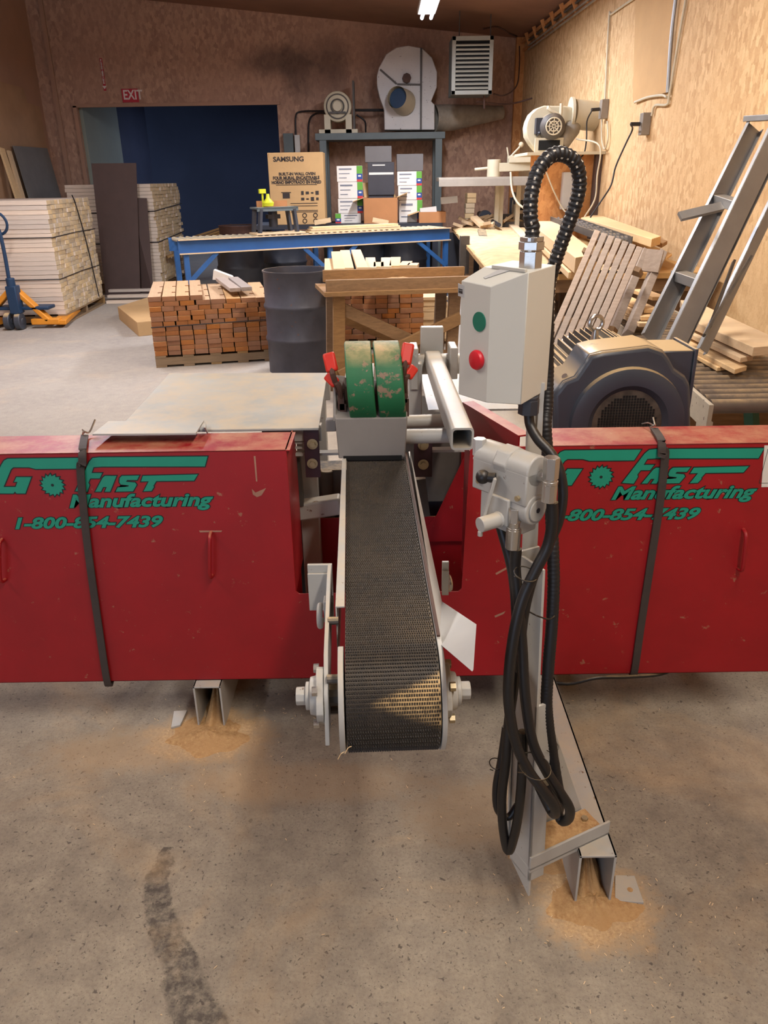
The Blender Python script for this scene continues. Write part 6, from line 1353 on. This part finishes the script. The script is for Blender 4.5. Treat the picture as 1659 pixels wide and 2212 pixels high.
# slatted panel
sp_ = thing('slatted_panel', at(1270, 740, Z=RZ), 'weathered grey slatted wooden panel leaning behind the motor', 'panel')
for i in range(7):
    tx, ty_ = 1290+i*15.2, 501+i*6; bx, by_ = tx-.42*245-3, ty_+243
    pb = at(bx, by_, Z=RZ+.02); pt = at(tx, ty_, Y=pb.y+.62); b = MB()
    b.beam(pb, pt, .036, .03, (-.3, -1, .3)); b.build('slat', 'greywood', sp_, bevel=.003)
for q_ in ((1262, 545, 5.25, 1385, 590, 5.0), (1215, 690, 4.9, 1330, 715, 4.7)): b = MB(); b.beam(at(q_[0], q_[1], Y=q_[2]), at(q_[3], q_[4], Y=q_[5]), .03, .09, (0, -1, .3)); b.build('cross_rail', 'trestle', sp_)
fr2 = thing('lumber_easel', at(1390, 720, Z=RZ), 'weathered wooden frame leaning between the slatted panel and ladder', 'frame')
for (tx, ty_, bx, by_) in ((1428, 548, 1356, 722), (1392, 545, 1322, 716)):
    pb = at(bx, by_, Z=RZ+.0); pt = at(tx, ty_, Y=pb.y+.45); b = MB(); b.beam(pb, pt, .05, .08, (0, -1, .3)); b.build('upright', 'greywood', fr2, bevel=.003)
b = MB(); b.beam(at(1392, 562, Y=5.2), at(1428, 566, Y=5.15), .14, .03, (0, -1, .3)); b.build('top_block', 'greywood', fr2)
# ladder
ld = thing('step_ladder', at(1430, 735, Z=RZ), 'dusty aluminium step ladder leaning against the right wall behind the motor', 'ladder')
yb_ = 4.05
Lp = lambda px, py: at(px, py, Y=yb_+(742-py)*.0016)
def rail(x0_, y0_, x1_, y1_, w, d, name, mat='alu', yo=0.):
    a, c_ = Lp(x0_, y0_), Lp(x1_, y1_); a.y += yo; c_.y += yo; b = MB(); n = (c_-a).normalized(); sd_ = n.cross(Vector((0, -1, 0))).normalized(); f_ = sd_.cross(n)
    b.beam(a, c_, d, .004, sd_); 
    return b, a, c_, n, sd_
SY = Vector((.94, .34, 0)); SX = Vector((.34, -.94, 0))
def chan(x0_, y0_, x1_, y1_, name, yo=0., open_=1, dep=.095, wd=.03):
    a = at(x0_, y0_, Y=yb_+yo); c_ = at(x1_, y1_, Y=yb_+.75+yo); n = (c_-a).normalized()
    sy = (SY-n*SY.dot(n)).normalized(); sx = sy.cross(n).normalized(); sx = sx if sx.dot(SX) > 0 else -sx
    a, c_ = a+sy*dep/2, c_+sy*dep/2; b = MB(); b.beam(a, c_, .004, dep, sy)
    for k_ in (-.5, .5):
        o_ = sx*open_*wd/2+sy*k_*dep; b.beam(a+o_, c_+o_, wd, .004, sy)
    return b.build(name, 'alu', ld, bevel=.001)
chan(1385, 722, 1614, 262, 'front_rail', 0., 1); chan(1440, 744, 1672, 262, 'front_rail', -.30, -1)
chan(1462, 740, 1690, 270, 'rear_rail', .15, 1, .05); chan(1512, 752, 1740, 280, 'rear_rail', -.15, -1, .05)
for (xa_, ya_, xb__, yb2) in ((1449, 584, 1508, 604), (1533, 418, 1592, 437), (1606, 250, 1668, 246)):
    t1_ = (722-ya_)/460; a = at(xa_, ya_, Y=yb_+.75*t1_); c_ = at(xb__, yb2, Y=yb_-.30+.75*t1_+.02); b = MB(); dep_ = SY*.085
    th_ = UP*(-.05 if ya_ > 300 else -.03)
    b.hexa([a+th_, c_+th_, c_+dep_+th_, a+dep_+th_], [a, c_, c_+dep_, a+dep_]); b.build('step' if ya_ > 300 else 'top_cap', 'alu', ld, bevel=.003)
Lp = lambda px, py: at(px, py, Y=yb_+.75*(722-py)/460-.1)
b = MB(); b.beam(Lp(1468, 468), Lp(1560, 446), .05, .02, (0, -1, 1)); b.build('paint_shelf', 'alu', ld)
for q_ in ((1576, 545, 1480, 705, -.25), (1568, 560, 1516, 700, -.1)): b = MB(); o_ = Vector((0, q_[4], 0)); b.beam(Lp(q_[0], q_[1])+o_, Lp(q_[2], q_[3])+o_, .028, .012, (1, 0, 0)); b.build('spreader_brace', 'dimmetal', ld)
# ------------------------------------------------------------------ lights
def fixture(x, y0_, y1_, z, label, power, col, vis=True):
    t = thing('fluorescent_fixture', (x, (y0_+y1_)/2, z), label, 'light')
    b = MB(); b.box((x, (y0_+y1_)/2, z+.07), (.22, y1_-y0_, .06)); b.build('fixture_body', 'white', t, bevel=.01)
    for dx in (-.055, .055): b = MB(); b.cyl((x+dx, y0_+.03, z), (x+dx, y1_-.03, z), .019, 12); b.build('tube', 'tube', t)
    b = MB()
    for y in (y0_+.2, y1_-.2): b.cyl((x, y, z+.1), (x, y, ZF(x)), .006, 6)
    b.build('hanging_rod', 'dimmetal', t)
    la = bpy.data.lights.new('fixture_light', 'AREA'); la.shape = 'RECTANGLE'; la.size = .2; la.size_y = y1_-y0_; la.energy = power; la.color = col
    lo_ = bpy.data.objects.new('fixture_light', la); COL.objects.link(lo_); lo_.location = (x, (y0_+y1_)/2, z-.025)
WARM = (1., .87, .72); NEU = (1., .90, .78)
fixture(.60, 8.5, 10.9, 3.38, 'lit twin tube light hanging from the ceiling at the top of the photo', 150, (.88, .9, 1.))
fixture(.75, 3.9, 6.3, 3.40, 'lit twin tube light above and beyond the red machine', 84, WARM)
fixture(.80, -1.2, 1.2, 3.40, 'lit twin tube light above the viewer', 56, WARM)
fixture(-2.7, .3, 2.7, 3.6, 'lit twin tube light left of the viewer over the open floor', 54, NEU)
fixture(-3.0, 6.0, 8.4, 3.6, 'lit twin tube light over the lumber stacks', 112, (.95, .93, 1.))
dl = bpy.data.lights.new('doorway_daylight', 'AREA'); dl.shape = 'RECTANGLE'; dl.size = 4.0; dl.size_y = 3.2; dl.energy = 95; dl.color = (.62, .76, 1.)
do_ = bpy.data.objects.new('doorway_daylight', dl); COL.objects.link(do_); do_.location = (-3.4, -5.9, 1.8); do_.rotation_euler = (PI/2, 0, 0)
fl_ = bpy.data.lights.new('far_room_fill', 'AREA'); fl_.size = 2.; fl_.energy = 34; fl_.color = (.6, .7, 1.); fo = bpy.data.objects.new('far_room_fill', fl_); COL.objects.link(fo); fo.location = (-2.5, WY+3.2, 3.2)  # added fill lamp, no fixture of its own, lifts the dark room beyond the opening
w = bpy.data.worlds.new('world'); scene.world = w; w.use_nodes = True; w.node_tree.nodes['Background'].inputs[0].default_value = (.5, .62, .85, 1); w.node_tree.nodes['Background'].inputs[1].default_value = .6
scene.view_settings.view_transform = 'Standard'; scene.view_settings.look = 'None'; scene.view_settings.gamma = 1; scene.view_settings.use_curve_mapping = False
scene.view_settings.exposure = .53
# parts used by copies keep their own names; nothing else to do
